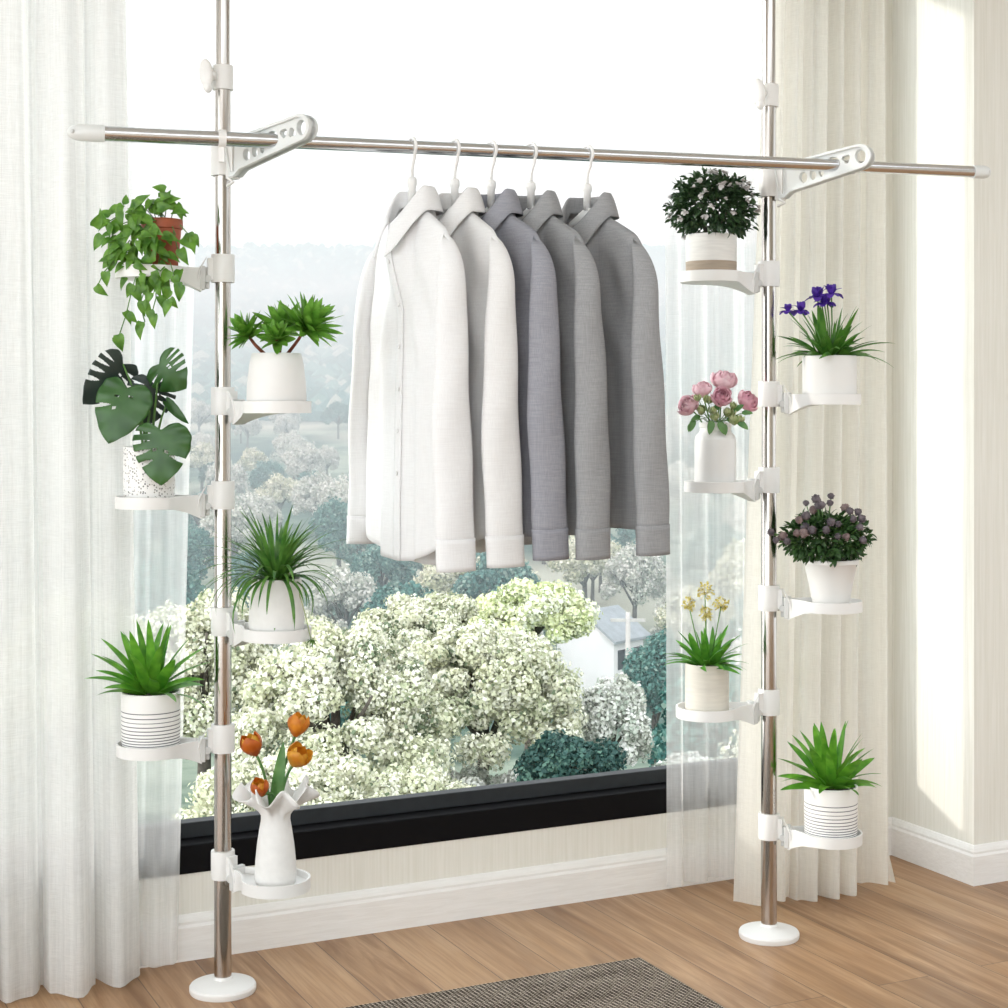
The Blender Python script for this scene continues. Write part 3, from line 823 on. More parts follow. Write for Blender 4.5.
bb=[(771,532,.010),(783,536,.012),(806,516,.012),(805,527,.012),(816,499,.012),(813,510,.011),(806,503,.008),(831,496,.009),(830,503,.009),(845,508,.012),(858,512,.010),(862,519,.011),(853,519,.010),(804,533,.013),(812,530,.012),(831,522,.012),(838,524,.009),(846,537,.010),(863,540,.010),(822,505,.010),(776,540,.009),(799,520,.010),(818,506,.010),(850,511,.010),(838,536,.009),(797,533,.010),(860,527,.010),(787,541,.010),(826,530,.010)]
for i,(px,py,s) in enumerate(bb):
    yy=-.055-rr.uniform(0,.03) if 515<py else rr.uniform(-.045,.01)
    D=SR[3].y+yy; p=P(px,py,D)-SR[3]
    b=MB(); b.sphere(p,s*.86,12,8)
    for j in range(46):
        q=V(rr.gauss(0,1),rr.gauss(0,1),rr.gauss(0,1)).normalized(); b.leaf(p+q*s*.7,(q+V(rr.gauss(0,.5),rr.gauss(0,.5),rr.gauss(0,.5))).normalized(),V(rr.gauss(0,1),rr.gauss(0,1),1),s*.36,s*.36,n=2,prof=PETAL)
    b.build('flower_ball',M['duskypink' if i%4==1 else 'dusky'],root)
    base=V(C.x+(p.x-C.x)*.3,C.y*.5,C.z-.03); b=MB(); b.tube([base,lerp(base,p,.55)+V(0,0,.005),p],.0012,6); b.build('flower_stem',M['stem'],root)
# --- yellow flowered strap plant
root=plant('clivia_plant',SR[4],'strap-leaved plant with four yellow flower heads in a beige stone pot','plant',[(.049,0),(.0515,.004),(.0525,.012),(.0525,.116)],M['stone'],depth=.009)
rr=random.Random(31); b=MB(); z=.102
for k in range(46):
    u=k/45; az=k*2.39996+rr.uniform(-.3,.3); el=lerp(1.4,.48,u**.8); d=dirv(az,el)
    b.leaf(V(.012*math.cos(az),.012*math.sin(az),z+.008*(1-u)),d,upfor(d),rr.uniform(.085,.115),rr.uniform(.015,.020),bend=lerp(.1,.7,u),n=9,fold=.25,twist=rr.uniform(-.9,.9))
b.build('foliage',M['strap'],root)
for (px,py,s) in ((705,591,.024),(689,604,.018),(721,604,.020),(706,613,.018)):
    p=P(px,py,SR[4].y-.012)-SR[4]; st=MB(); bs=V(p.x*.15,0,z); st.tube([bs,lerp(bs,p,.5)+V(p.x*.1,0,.012),p+V(0,0,-.006)],.0014,7)
    so_=st.build('flower_stem',M['stem'],root); b=MB()
    for j in range(60):
        q=V(rr.gauss(0,1),rr.gauss(0,1),rr.gauss(0,1)).normalized(); e=p+q*s*rr.uniform(.5,1)*.85
        if j%3==0: b.tube([p-V(0,0,.006),e],.0005,4)
        b.leaf(e,(q+V(rr.gauss(0,.6),rr.gauss(0,.6),rr.gauss(0,.6))).normalized(),V(rr.gauss(0,1),rr.gauss(0,1),1),.0075,.005,n=3,prof=PETAL)
    b.build('flower_head',M['yellow'],root)
# --- pothos
PB=SL[0]+V(.026,0,0)
root=plant('pothos_plant',PB,'trailing heart-leaved pothos spilling out of a terracotta pot on the topmost left tray','plant',[(.031,0),(.034,.003),(.042,.095),(.0455,.097),(.0455,.116)],M['terra'],depth=.012,wall=.004)
rr=random.Random(37); b=MB(); st=MB()
def hl(p,face,L,tip):
    d=V(*tip).normalized(); b.leaf(p,d,face,L,L*.66,bend=.5,prof=HEART,n=7,fold=.38)
def pp(px,py,yy): return P(px,py,PB.y+yy)-PB
for k in range(175):
    a=rr.random()*6.28; q=math.sqrt(rr.random())
    px=148+46*q*math.cos(a); py=240+47*q*math.sin(a)
    if px>164 and rr.random()<.85 and py>212: continue
    if px>185: continue
    yy=-.075*math.sqrt(max(0,1-(q*.95)**2))+rr.uniform(-.015,.03)
    if px<158: yy-=.01
    p=pp(px,py,yy); face=V(rr.gauss(-.3,.35),-1,rr.gauss(.55,.3))
    tip=V(rr.gauss((px-150)/60,.5),rr.gauss(-.2,.2),rr.gauss(-.45-(py-240)/120,.4))
    hl(p,face,rr.uniform(.026,.042),tip)
vines=[[(140,262),(132,290),(126,315),(119,336)],[(148,262),(146,285),(140,305),(145,322)],[(160,255),(156,280),(156,298),(152,313)],[(170,262),(174,275),(177,285)],[(130,240),(118,256),(104,272),(98,285)],[(150,262),(160,285),(166,292),(168,300)],[(120,215),(108,222),(98,228)],[(160,215),(164,200),(168,192)],[(180,225),(190,236),(197,243)]]
for vn in vines:
    pts=[pp(x,y,-.07 if y>262 else -.055) for x,y in vn]; st.tube(pts,.0013,6)
    for i,pnt in enumerate(pts[1:]):
        for j in range(2 if vn[0][1]>250 or i<1 else 1):
            hl(pnt+V(rr.uniform(-.01,.01),-.004,rr.uniform(-.006,.012)),V(rr.gauss(-.1,.4),-1,rr.gauss(.35,.3)),rr.uniform(.028,.040),V(rr.gauss(0,.6),-.2,-1 if vn[0][1]>230 else rr.gauss(0,.6)))
for k in range(26):
    e=pp(rr.uniform(118,180),rr.uniform(205,262),rr.uniform(-.06,.0)); o_=V(rr.uniform(-.02,.02),0,.105); st.tube([o_,lerp(o_,e,.5)+V(0,-.01,.02),e],.0012,5)
b.build('foliage',M['pothos'],root); st.build('vines',M['stem'],root)
# --- monstera
root=plant('monstera_plant',SL[2]+V(-.002,0,0),'monstera with big split dark green leaves in a speckled terrazzo pot','plant',[(.040,0),(.050,.004),(.0545,.014),(.0560,.035),(.0560,.121)],M['terrazzo'],depth=.012)
PB=SL[2]
_U=[0,.06,.14,.26,.40,.55,.70,.84,.94,1]
_LO=[.03,-.09,-.15,-.06,.12,.33,.56,.78,.93,1.0]; _WO=[.03,.22,.52,.84,1.0,.97,.80,.52,.22,0.0]
_LM=[.0,.0,.0,.02,.10,.22,.40,.63,.85,1.0]
def mleaf(bpx,tpx,wpx,y0,y1,mat,tilt=0,gaps=((),()),seed=0,curl=.12,nh=2):
    rr=random.Random(seed)
    A=P(*bpx,PB.y+y0)-PB; T=P(*tpx,PB.y+y1)-PB; ax=T-A; L=ax.length; ax.normalize()
    view=V(0,-1,.0); nrm=(view-ax*view.dot(ax)).normalized(); nrm=Matrix.Rotation(tilt,3,ax)@nrm; sd=ax.cross(nrm).normalized()
    Wd=wpx/456*.5; NU,NV=150,13
    holes=[(rr.choice((-1,1)),rr.uniform(.40,.72)) for _ in range(nh)]
    uu=np.linspace(0,1,NU+1); ker=np.ones(9)/9
    def sm(y):
        q=np.interp(uu,_U,y); e=np.concatenate([np.full(4,q[0]),q,np.full(4,q[-1])]); r=np.convolve(e,ker,'valid'); r[0]=q[0]; r[-1]=q[-1]; return r
    LO,WO,LM=sm(_LO),sm(_WO),sm(_LM)
    def pt(u,v):
        a=abs(v); i=min(NU,int(round(u*NU))); l=lerp(LM[i],LO[i],a); w=WO[i]*math.copysign(a,v)
        q=A+ax*(L*l)+sd*(w*Wd)
        return q+nrm*(-curl*Wd*w*w*1.3 - L*.18*max(0,l-.2)**2 + .035*Wd*math.sin(u*30)*a*a)
    def keep(i,j):
        v=(j+.5)/(NV*2)*2-1; u=(i+.5)/NU; side=0 if v<0 else 1; a=abs(v)
        for c in gaps[side]:
            w=.006+.019*math.sin(min(1,max(0,(a-.40)/.45))*PI*.5)
            if a>.40 and abs(u-c)<w: return False
        for (hs,hu) in holes:
            if (v<0)==(hs<0) and ((a-.24)/.10)**2+((u-hu)/.022)**2<1: return False
        return True
    b=MB(); b.grid(lambda u,v: pt(u,v*2-1),NU,NV*2,keep=keep)
    lf=solid(b.build('leaf',mat,root),.0008)
    st=MB(); o_=V(rr.uniform(-.012,.012),rr.uniform(-.01,.01),.10)
    mid=lerp(o_,A,.55)+V(0,.012,.022); st.tube([o_,lerp(o_,mid,.6)+V(0,0,.004),mid,A-nrm*.001],[.0032,.0028,.0024,.0018],8); st.build('petiole',M['stem'],lf)
G4=(.36,.48,.60,.72)
mleaf((124,364),(86,406),48,-.01,-.03,M['monsteradark'],-.6,(G4+(.83,),G4),1)
mleaf((128,388),(107,442),58,-.05,-.075,M['monstera'],.15,((),(.62,)),2,nh=3)
mleaf((160,364),(185,389),50,-.02,-.03,M['monstera'],.3,(G4,(.44,.60)),3)
mleaf((155,384),(142,427),50,.01,.0,M['monsteradark'],-.3,(G4,G4),4)
mleaf((162,430),(160,485),60,-.072,-.085,M['monstera'],.1,((.70,),(.34,.48,.62,.75)),5)
mleaf((168,402),(188,424),11,.0,-.01,M['monstera'],.2,((),()),6,nh=0)

# --- tulip vase and tulips
root=empty('ruffled_vase',SL[5],label='tall white vase with a ruffled flaring mouth holding the orange tulips',cat='vase')
prof=[(.040,0),(.0435,.004),(.0445,.02),(.0435,.05),(.040,.085),(.0355,.115),(.0315,.138),(.0315,.15),(.037,.162),(.050,.176),(.066,.189),(.078,.199)]
def ruf(k,a,r,z):
    q=max(0,(k-6)/5)
    return r*(1+q**1.3*(.16*math.cos(7*a+.6)+.09*math.cos(14*a))), z+q**1.4*(.019*math.cos(7*a+2.2)+.006*math.sin(2*a))
b=MB(); b.lathe(prof,n=144,cap1=False,rfn=ruf); vo=b.build('body',M['matte'],root); m=vo.modifiers.new('t','SOLIDIFY'); m.thickness=.003; m.offset=-1
def cup_petal(b,c,axis,az,h,r,openk,w,mi=0,tipout=0.0):
    q=axis.normalized().to_track_quat('Z','Y').to_matrix()
    def fn(u,v):
        a=az+(u-.5)*w*(math.sin(PI*min(1,v*.80+.13))**.6)
        rr_=r*(math.sin(min(1,v*1.0)*PI*.72+.20))*(1+openk*v*v)+tipout*v**3*r
        return c+q@V(rr_*math.cos(a),rr_*math.sin(a),h*v-.10*h*abs(u-.5)*2*v)
    b.grid(fn,8,9,mi=mi)
tul=[((252,745),-.03,(-.35,-.2,.9),'tulipred','dark orange tulip leaning left out of the vase, left stand'),
     ((298,725),.0,(.25,0,1),'tulip','bright orange tulip rising highest of the four in the vase'),
     ((298,757),-.03,(.45,-.3,.75),'tulipyel','yellow-edged open orange tulip below the highest one'),
     ((260,788),-.05,(-.15,-.35,.9),'tulipred','small red-orange tulip lowest of the four, above the vase rim')]
rr=random.Random(51)
for i,((px,py),yy,ax,mt,lab) in enumerate(tul):
    root_p=V(SL[5].x+.004*(i-1),SL[5].y+.004*(i%2),SL[5].z+.06)
    head=P(px,py,SL[5].y+yy); ax=V(*ax).normalized()
    r0=.0232 if i<3 else .0195; h=.051 if i<3 else .040
    tr=empty('tulip',root_p,label=lab,cat='tulip',group='tulips in the ruffled vase')
    base=head-ax*h*.5-root_p
    b=MB(); nk=V(.004*(i-1),-.006,.098)
    pts=[]
    for u in [j/14 for j in range(15)]:
        p0=V(0,0,0);p1=nk;p2=nk+V(0,0,.05)+(base-nk)*.2;p3=base
        pts.append(p0*(1-u)**3+p1*3*u*(1-u)**2+p2*3*u*u*(1-u)+p3*u**3)
    b.tube(pts,.0030,9); b.build('stem',M['tulipleaf'],tr)
    b=MB()
    for k in range(3): cup_petal(b,base,ax,k*2*PI/3+.5+i,h*.96,r0*.9,.02,2.3)
    b.build('inner_petals',M['tulipyel'],tr)
    b=MB()
    for k in range(3): cup_petal(b,base,ax,k*2*PI/3+1.55+i,h,r0,.05+(.35 if i==2 else 0),2.2,tipout=.1)
    b.build('outer_petals',M[mt],tr)
    if i==1:
        b=MB(); b.leaf(nk+V(0,-.008,0),V(.12,-.05,1),V(0,-1,.1),.150,.030,bend=.10,n=10,fold=.3); b.leaf(nk+V(-.004,-.008,-.01),V(.02,-.1,1),V(.3,-1,.1),.085,.018,bend=-.1,n=10,fold=.5)
        b.build('leaf',M['tulipleaf'],tr)
# --- roses in a white jar
root=empty('jar_vase',SR[2],label='white jar-shaped ceramic vase filled with pink roses on the right stand',cat='vase')
b=MB(); b.lathe([(.045,0),(.049,.004),(.0500,.012),(.0500,.112),(.0475,.122),(.040,.130),(.0375,.134),(.0375,.142),(.039,.143),(.039,.154),(.036,.155),(.035,.154),(.035,.06)],n=48,cap1=False)
auto(b.build('body',M['ceramic'],root),45)
ros=[((688,406),-.04,.033,(-.5,-.6,.5),'rose','pale pink rose at the far left of the white jar'),
     ((702,390),-.01,.030,(-.2,-.35,.9),'rose','half-open pale pink rose between the left rose and the top one'),
     ((724,381),.0,.038,(.1,-.4,.9),'rose','large pale pink rose at the top of the bunch in the jar'),
     ((722,397),-.055,.031,(.05,-.9,.45),'rosedark','deep pink rose facing out in the middle of the bunch'),
     ((747,401),-.02,.034,(.55,-.6,.5),'rosedark','pink rose leaning out at the right of the white jar')]
for i,((px,py),yy,r,ax,mt,lab) in enumerate(ros):
    hd=P(px,py,SR[2].y+yy); ax=V(*ax).normalized(); rp=SR[2]+V(.006*(i-2),.0,.075)
    tr=empty('rose',rp,label=lab,cat='rose',group='roses in the white jar')
    base=hd-ax*r*.6-rp; b=MB(); nk=V(.005*(i-2),-.004,.085)
    pts=[V(0,0,0)*(1-u)**2+nk*2*u*(1-u)+base*u*u for u in [j/10 for j in range(11)]]
    b.tube(pts,.0018,7); b.build('stem',M['stem'],tr)
    b=MB(); n=17
    for k in range(n):
        u=k/(n-1); cup_petal(b,base+ax*.0*u,ax,k*2.4+i,r*lerp(1.35,1.05,u),r*lerp(.16,.80,u**.8),lerp(-.25,.12,u),lerp(3.0,1.9,u),tipout=lerp(0,.32,u**2))
    b.build('petals',M[mt],tr)
    b=MB()
    for k in range(5):
        d=(dirv(k*1.257,.2)); q=ax.to_track_quat('Z','Y').to_matrix(); b.leaf(base,q@d,ax,r*.8,r*.3,bend=-.5,n=4)
    b.build('sepals',M['stem'],tr)
rr=random.Random(61)
tr=empty('greenery_sprig',SR[2]+V(0,.005,.08),label='sprig of green buds and leaves tucked under the pink roses',cat='greenery')
lf=MB(); bd=MB(); st=MB()
for (px,py,s) in ((702,412,.011),(716,418,.010),(730,415,.011),(735,422,.012),(708,401,.010),(733,407,.009),(726,413,.009),(698,399,.008),(712,412,.009),(740,420,.009)):
    p=P(px,py,SR[2].y-.062+rr.uniform(-.01,.02))-tr.location
    st.tube([V(0,-.006,.05),V(p.x*.4,p.y*.5,.08),p],.001,5)
    for k in range(6): cup_petal(bd,p-V(0,0,s*.6),V(rr.gauss(0,.3),rr.gauss(-.3,.2),1),k*1.05,s*2.2,s*.95,0,1.5)
for (px,py,dx,dz,L) in ((694,420,-.4,-1,.030),(712,421,-.2,-.8,.034),(719,422,.3,-.7,.032),(737,421,.8,-.5,.034),(700,416,-.8,-.3,.026),(728,418,.3,-.3,.026),(690,424,-.2,-1,.02),(706,410,-.6,.4,.026),(734,411,.6,.5,.028),(716,410,.1,.6,.024),(742,413,.9,.1,.026),(724,424,.1,-.8,.028)):
    p=P(px,py,SR[2].y-.05)-tr.location; st.tube([V(0,-.006,.06),V(p.x*.5,p.y*.5,.085),p],.001,5); lf.leaf(p,V(dx,-.35,dz),V(0,-1,.5),L,L*.55,bend=.3,n=6)
lf.build('leaves',M['tulipleaf'],tr); bd.build('buds',M['rosebud'],tr); st.build('stems',M['stem'],tr)

# ------------------------------------------------------------------ outside: valley, trees, houses, haze
def ground(d):
    pts=[(0,-11),(8,-11),(45,-11.5),(75,-15),(110,-17.5),(150,-15),(200,-11.5),(300,-5),(360,0),(600,24),(900,70),(1200,116),(1300,90),(1600,20)]
    for (a,za),(b_,zb) in zip(pts,pts[1:]):
        if d<=b_:
            u=(d-a)/(b_-a); return lerp(za,zb,u)
    return 20
def gz(x,y): 
    return ground(y)+ (noise.noise(V(x*.012,y*.012,0))*2.2 if y<500 else noise.noise(V(x*.004,y*.004,3))*7*min(1,(y-400)/300)*max(0,min(1,(1200-y)/350))) 
def hills_mat():
    t=NT('valley_ground'); v=t.coord(); f=t.noise(v,.05,6,.65); g=t.noise(v,.012,3)
    c=t.ramp(f,[(.38,(.035,.075,.065)),(.50,(.10,.16,.12)),(.62,(.30,.36,.28))])
    c=t.mix(t.ramp(g,[(.52,(0,0,0)),(.60,(1,1,1))]),c,(.42,.43,.35))
    return t.done(t.pbsdf(c,.95,spec=.05))
b=MB(); ys=[6,12,20,30,45,60,80,100,120,150,180,220,260,300,350,400,450,500,560,620,700,780,860,950,1050,1150,1200,1300,1450,1600]
NXg=60
vs=[]; fs=[]
for y in ys:
    for i in range(NXg+1):
        x=(i/NXg-.5)*(60+y*1.5); vs.append((x,y,gz(x,y)))
for j in range(len(ys)-1):
    for i in range(NXg):
        o_=j*(NXg+1)+i; fs.append((o_,o_+1,o_+NXg+2,o_+NXg+1))
b.add(vs,fs); o=b.build('terrain',hills_mat()); o['kind']='structure'

def foliage_mats(tag_,cols):
    return [leafmat('%s_leaf_%d'%(tag_,i),tuple(x*.85 for x in c),c,.18,.7,3) for i,c in enumerate(cols)]
FM={'cream':foliage_mats('cream',[(.76,.75,.59),(.66,.67,.47),(.86,.85,.72),(.44,.47,.30),(.17,.22,.13)]),
    'yellow':foliage_mats('lemon',[(.88,.90,.62),(.80,.84,.52),(.92,.93,.78),(.62,.68,.36),(.35,.42,.2)]),
    'dark':foliage_mats('evergreen',[(.02,.07,.06),(.035,.10,.085),(.06,.14,.11),(.10,.20,.15)]),
    'teal':foliage_mats('teal',[(.05,.17,.15),(.09,.23,.20),(.15,.30,.25),(.28,.40,.34)]),
    'pale':foliage_mats('pale',[(.60,.62,.54),(.72,.72,.66),(.45,.50,.42),(.80,.79,.75)])}
WT={'cream':(5,4,5,2,1),'yellow':(5,4,5,2,1),'dark':(4,4,3,1),'teal':(3,4,3,1),'pale':(4,4,2,3)}
def crown_mesh(seed,rad,nblob,nleaf,ls,kind):
    """clumped crown of small leaf cards around clump centres, unit tree origin at crown centre"""
    g=np.random.default_rng(seed)
    q=g.normal(size=(nblob,3)); q/=np.linalg.norm(q,axis=1)[:,None]; q[:,2]=np.abs(q[:,2])*1.15-.35
    cen=q*(g.uniform(.55,.88,nblob)[:,None]); cs=g.uniform(.40,1.05,nblob)*(1.9/math.sqrt(nblob))
    idx=g.integers(0,nblob,nleaf)
    d=g.normal(size=(nleaf,3)); d/=np.linalg.norm(d,axis=1)[:,None]
    p=(cen[idx]+d*(cs[idx]*g.uniform(.55,1.22,nleaf))[:,None])
    p=p*np.array(rad)
    nrm=d+g.normal(size=(nleaf,3))*.55; nrm/=np.linalg.norm(nrm,axis=1)[:,None]
    a=np.cross(nrm,g.normal(size=(nleaf,3))); a/=np.linalg.norm(a,axis=1)[:,None]; c=np.cross(nrm,a)
    L=ls*g.uniform(.6,1.3,nleaf)[:,None]
    v=np.stack([p-a*L-c*L*.55,p+a*L*.2-c*L*.9+nrm*L*.2,p+a*L+c*L*.1,p-a*L*.1+c*L*.8+nrm*L*.25],1).reshape(-1,3)
    me=bpy.data.meshes.new('crown'); me.vertices.add(len(v)); me.vertices.foreach_set('co',v.ravel())
    me.loops.add(nleaf*4); me.loops.foreach_set('vertex_index',np.arange(nleaf*4,dtype=np.int32))
    me.polygons.add(nleaf); me.polygons.foreach_set('loop_start',np.arange(0,nleaf*4,4,dtype=np.int32))
    for m in FM[kind]: me.materials.append(m)
    w=np.array(WT[kind],float); w/=w.sum(); tint=g.choice(len(w),nblob,p=w); pick=np.where(g.random(nleaf)<.45,tint[idx],g.choice(len(w),nleaf,p=w)); me.polygons.foreach_set('material_index',pick.astype(np.int32))
    me.update(calc_edges=True); me.validate(); return me
def trunk_mesh(seed,rad,h):
    rr=random.Random(seed); b=MB()
    b.tube([(0,0,-h),(.1,.05,-h*.55),(0,0,-rad[2]*.2),(.05,0,rad[2]*.35)],[rad[0]*.09,rad[0]*.07,rad[0]*.05,rad[0]*.02],9)
    for k in range(10):
        d=dirv(k*2.4,rr.uniform(.1,.9)); e=V(d.x*rad[0]*.75,d.y*rad[1]*.75,d.z*rad[2]*.7); s_=V(0,0,-rad[2]*rr.uniform(.2,.6))
        b.tube([s_,lerp(s_,e,.5)+V(0,0,.15),e],[rad[0]*.035,rad[0]*.025,rad[0]*.01],6)
    me=bpy.data.meshes.new('trunk'); me.from_pydata(b.v,[],b.f); me.materials.append(M['bark']); me.polygons.foreach_set('use_smooth',[True]*len(me.polygons)); return me
def tree(loc,crown,trunk,label,group=None,rz=0,sc=1,name='tree'):
    r=empty(name,loc,rz,label=label,cat='tree',group=group); r.scale=(sc,sc,sc)
    for n_,me in (('crown',crown),('trunk',trunk)):
        o=bpy.data.objects.new(n_,me); COL.objects.link(o); o.parent=r
    return r
def near_tree(px,py,d,rx,rz_,seed,kind,nleaf,ls,label,nblob=46):
    c=P(px,py,d); rad=(rx,rx,rz_); h=c.z-gz(c.x,c.y)+.3
    return tree(c,crown_mesh(seed,rad,nblob,nleaf,ls,kind),trunk_mesh(seed,rad,h),label,'trees below the window',rz=seed)
near_tree(335,720,30,2.35,2.2,1,'cream',60000,.044,'big cream blossoming tree straight below the left white shirt',130)
near_tree(484,705,33,2.15,2.3,2,'cream',60000,.047,'cream blossoming tree below the grey shirts, right of the big one',120)
near_tree(532,617,43,1.75,1.25,3,'yellow',34000,.055,'lemon-white tree behind the others, beside the white house',70)
near_tree(205,690,34,2.5,2.6,4,'cream',50000,.05,'cream blossoming tree behind the left plant stand and voile',120)
near_tree(300,815,25,2.0,1.3,5,'cream',34000,.04,'low cream blossoming tree just above the window frame, behind the tulips',80)
near_tree(425,638,48,2.6,1.7,6,'cream',34000,.06,'pale cream tree peeping over between the two big blossoming trees',80)
near_tree(574,768,30,1.05,.95,7,'dark',16000,.045,'dark evergreen bush at the foot of the cream tree below the grey shirts',50)
near_tree(612,730,34,.85,1.45,8,'pale',16000,.045,'greyish pink blossoming tree beside the small white cottage',50)
near_tree(655,690,70,1.6,3.0,9,'teal',14000,.085,'blue-green tree by the right voile panel',50)
near_tree(405,815,27,1.5,.95,12,'cream',26000,.04,'low cream blossoming tree above the window frame left of the dark bush',70)
near_tree(485,806,31,1.5,.95,13,'pale',22000,.045,'low pale tree above the window frame touching the dark bush',70)
near_tree(90,700,38,3.0,2.8,10,'cream',15000,.09,'cream blossoming tree glimpsed through the dense left sheer curtain')
near_tree(690,800,33,1.3,1.1,14,'pale',12000,.05,'low pale tree behind the thin voile right of the window',50)
near_tree(850,740,37,2.6,2.4,15,'cream',16000,.08,'cream blossoming tree hidden behind the cream drape')
near_tree(740,730,40,2.4,2.2,11,'teal',12000,.09,'blue-green tree glimpsed behind the right plant stand')
# houses
def house(px,py,d,w,dep,h,rz,label,wallc,roofc,nwin):
    c=P(px,py,d); base=V(c.x,c.y,c.z-h*.55); r=empty('house',base,rz,label=label,cat='house',group='houses in the valley')
    b=MB(); b.box((-w/2,-dep/2,-3.0),(w/2,dep/2,h)); b.add([(-w/2,-dep/2,h),(-w/2,dep/2,h),(-w/2,0,h+dep*.32)],[(0,1,2)]); b.add([(w/2,-dep/2,h),(w/2,dep/2,h),(w/2,0,h+dep*.32)],[(0,2,1)])
    b.build('walls',wallc,r,smooth=False)
    b=MB(); e=.35
    for sg in (-1,1):
        p=[V(-w/2-e,sg*(dep/2+e),h-.15),V(w/2+e,sg*(dep/2+e),h-.15),V(w/2+e,0,h+dep*.33+.1),V(-w/2-e,0,h+dep*.33+.1)]
        b.add(p+[q+V(0,0,.15) for q in p],[(0,1,2,3),(4,7,6,5),(0,4,5,1),(1,5,6,2),(2,6,7,3),(3,7,4,0)])
    b.build('roof',roofc,r,smooth=False)
    for i in range(nwin):
        x=(i+.5)/nwin*w-w/2; b=MB(); b.box((x-.35,-dep/2-.05,h-1.7),(x+.35,-dep/2+.05,h-.6)); b.build('window',M['sash'],r,smooth=False)
WH=simple('render_white',(.85,.84,.83),.8,nscale=1,namt=.03); RG=simple('slate_roof',(.30,.33,.35),.8,nscale=2,namt=.15); RB=simple('pale_roof',(.52,.50,.47),.8,nscale=2,namt=.15)
house(600,655,95,3.0,4,2.6,.9,'white house with a slate roof right of the lemon-white tree',WH,RG,2)
house(643,750,100,2.0,2.4,1.9,.5,'small white cottage low beside the right voile panel',WH,RB,1)
house(490,612,150,6,6,2.6,.3,'distant pale house peeping over the blossoming trees',WH,RB,3)
house(660,600,160,7,5,2.5,-.3,'distant pale-roofed house above the small white cottage',WH,RB,3)
# utility pole beside the white house
pc=P(628,660,85); r=empty('utility_pole',V(pc.x,pc.y,gz(pc.x,pc.y)),label='grey utility pole standing beside the white house',cat='pole')
top=EYE+(HZ-612)*85/F-gz(pc.x,pc.y); b=MB(); b.lathe([(.16,0),(.12,top)],n=10); b.build('shaft',RB,r); b=MB(); b.box((-.9,-.08,top-.5),(.9,.08,top-.35)); b.build('crossarm',RB,r,smooth=False)
# middle-distance trees share meshes
protos=[]
for i,kind in enumerate(('teal','teal','pale','dark','teal','pale','cream')):
    rad=(3.0,3.0,3.0+.3*(i%3)); protos.append((crown_mesh(100+i,rad,70,13000,.115,kind),trunk_mesh(100+i,rad,6.5),kind))
LABK={'teal':'blue-green tree standing in the hazy valley','pale':'pale blossoming tree standing in the hazy valley','dark':'dark evergreen tree standing in the hazy valley','cream':'cream blossoming tree standing in the hazy valley'}
rr=random.Random(77); n_=0; placed=[((q_[0]-504)*q_[1]/F,q_[1],q_[2]) for q_ in ((600,95,.9),(643,100,.8),(490,150,1.3),(660,160,1.5),(628,85,.4))]
for k in range(420):
    d=58+rr.random()**1.3*260; px=rr.uniform(60,800); x=(px-504)*d/F*1.05
    if 560<px<672 and d<116: continue
    if 480<px<740 and d<95: continue
    z=gz(x,d); sc=rr.uniform(.7,1.25)*(.8 if d<90 else 1)
    wts=[3,3,2,2,3,2,1] if d<170 else [2,1,5,1,2,5,2]
    cm,tm,kd=rr.choices(protos,weights=wts)[0]
    topy=HZ-(z+9.5*sc-EYE)*F/d
    if any((x-a_)**2+(d-b_)**2<(3.1*(sc+c_))**2 for a_,b_,c_ in placed): continue
    placed.append((x,d,sc)); tree(V(x,d,z+3.9*sc),cm,tm,LABK[kd],LABK[kd].split(' standing')[0]+'s of the hazy valley',rr.random()*6.28,sc); n_+=1
# far forest on the slopes: nobody could count it
g=np.random.default_rng(5); b=MB()
me_v=[]; me_f=[]; mi=[]
NF=9000
ico=[(0,0,1)]+[(math.cos(a)*.9,math.sin(a)*.9,.35) for a in [i*PI/3 for i in range(6)]]+[(math.cos(a),math.sin(a),-.5) for a in [i*PI/3+.5 for i in range(6)]]
icf=[(0,1+i,1+(i+1)%6) for i in range(6)]+[(1+i,7+i,1+(i+1)%6) for i in range(6)]+[(7+i,7+(i+1)%6,1+(i+1)%6) for i in range(6)]
for k in range(NF):
    d=335+g.random()**1.2*865; px=g.uniform(60,820); x=(px-504)*d/F; z=gz(x,d); s=g.uniform(2.0,3.2)
    sc=V(s*g.uniform(.8,1.3),s,s*g.uniform(.8,1.2))
    jit=g.uniform(.8,1.2,13)
    b.add([(x+v[0]*sc.x*jit[i],d+v[1]*sc.y*jit[i],z+sc.z*.4+v[2]*sc.z*jit[i]) for i,v in enumerate(ico)],icf,int(g.choice(4,p=[.35,.3,.2,.15])))
o=b.build('distant_forest',[FM['teal'][0],FM['dark'][2],FM['teal'][2],FM['pale'][2]],smooth=False); tag(o,'far hazy forest covering the slopes up to the skyline','forest',kind='stuff')
# haze lying in the valley
t=NT('valley_haze'); vsn=t.n('VolumeScatter'); vsn.inputs['Color'].default_value=(.79,.95,.985,1); vsn.inputs['Density'].default_value=1/250.; vsn.inputs['Anisotropy'].default_value=.0
t.l(vsn.outputs[0],t.out.inputs['Volume']); hm=t.m
b=MB(); b.box((-900,52,-45),(900,1290,62)); o=b.build('valley_haze',hm,smooth=False); tag(o,'pale blue-white haze lying over the distant valley','haze',kind='stuff')

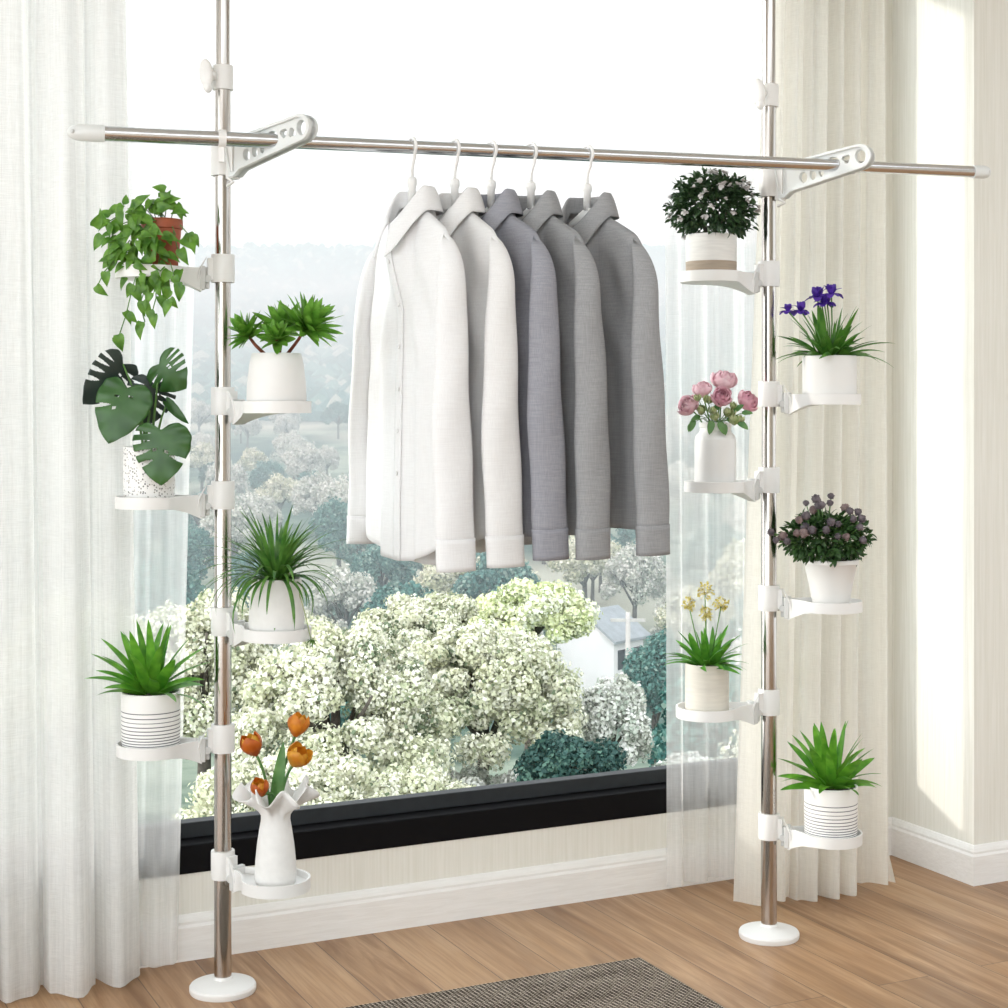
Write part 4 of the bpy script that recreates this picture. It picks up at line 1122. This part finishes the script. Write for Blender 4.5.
# ------------------------------------------------------------------ light, sky, camera
w=bpy.data.worlds.new('sky'); SC.world=w; w.use_nodes=True; nt=w.node_tree; nt.nodes.clear()
out=nt.nodes.new('ShaderNodeOutputWorld'); bg=nt.nodes.new('ShaderNodeBackground'); tc=nt.nodes.new('ShaderNodeTexCoord'); sp=nt.nodes.new('ShaderNodeSeparateXYZ')
nt.links.new(tc.outputs['Generated'],sp.inputs[0])
mr=nt.nodes.new('ShaderNodeMapRange'); dt=nt.nodes.new('ShaderNodeVectorMath'); dt.operation='DOT_PRODUCT'; dt.inputs[1].default_value=(-.7,-.71,0); nt.links.new(tc.outputs['Generated'],dt.inputs[0]); nt.links.new(dt.outputs['Value'],mr.inputs[0]); mr.inputs[1].default_value=-.3; mr.inputs[2].default_value=.6; mr.inputs[3].default_value=1.5; mr.inputs[4].default_value=3.4
nt.links.new(mr.outputs[0],bg.inputs['Strength'])
rp=nt.nodes.new('ShaderNodeValToRGB'); mz=nt.nodes.new('ShaderNodeMapRange'); nt.links.new(sp.outputs['Z'],mz.inputs[0]); mz.inputs[1].default_value=-.1; mz.inputs[2].default_value=.7
nt.links.new(mz.outputs[0],rp.inputs[0]); e=rp.color_ramp.elements; e[0].color=(.93,.975,1,1); e[0].position=.1; e[1].color=(.90,.96,1,1); e[1].position=.9
nt.links.new(rp.outputs[0],bg.inputs['Color']); nt.links.new(bg.outputs[0],out.inputs[0])
sd=(UX*.857-NX*.515+V(0,0,-.26)).normalized()
L=bpy.data.lights.new('sun','SUN'); L.energy=1.7; L.angle=math.radians(2.5); L.color=(1,.95,.88)
so=bpy.data.objects.new('sun',L); COL.objects.link(so); so.rotation_euler=sd.to_track_quat('-Z','Y').to_euler(); so.location=(-3,6,3)
cam=bpy.data.cameras.new('camera'); co=bpy.data.objects.new('camera',cam); COL.objects.link(co); SC.camera=co
co.location=(0,0,EYE); co.rotation_euler=(PI/2,0,0); cam.sensor_width=36; cam.lens=F/1008*36; cam.shift_y=-(504-HZ)/1008; cam.clip_start=.05; cam.clip_end=5000
vs_=SC.view_settings; SC.display_settings.display_device='sRGB'; vs_.view_transform='Standard'; vs_.look='None'; vs_.gamma=1; vs_.exposure=0.12; vs_.use_curve_mapping=False
SC.cycles.max_bounces=10; SC.cycles.transparent_max_bounces=24; SC.cycles.diffuse_bounces=4; SC.cycles.volume_bounces=0; SC.cycles.use_denoising=True
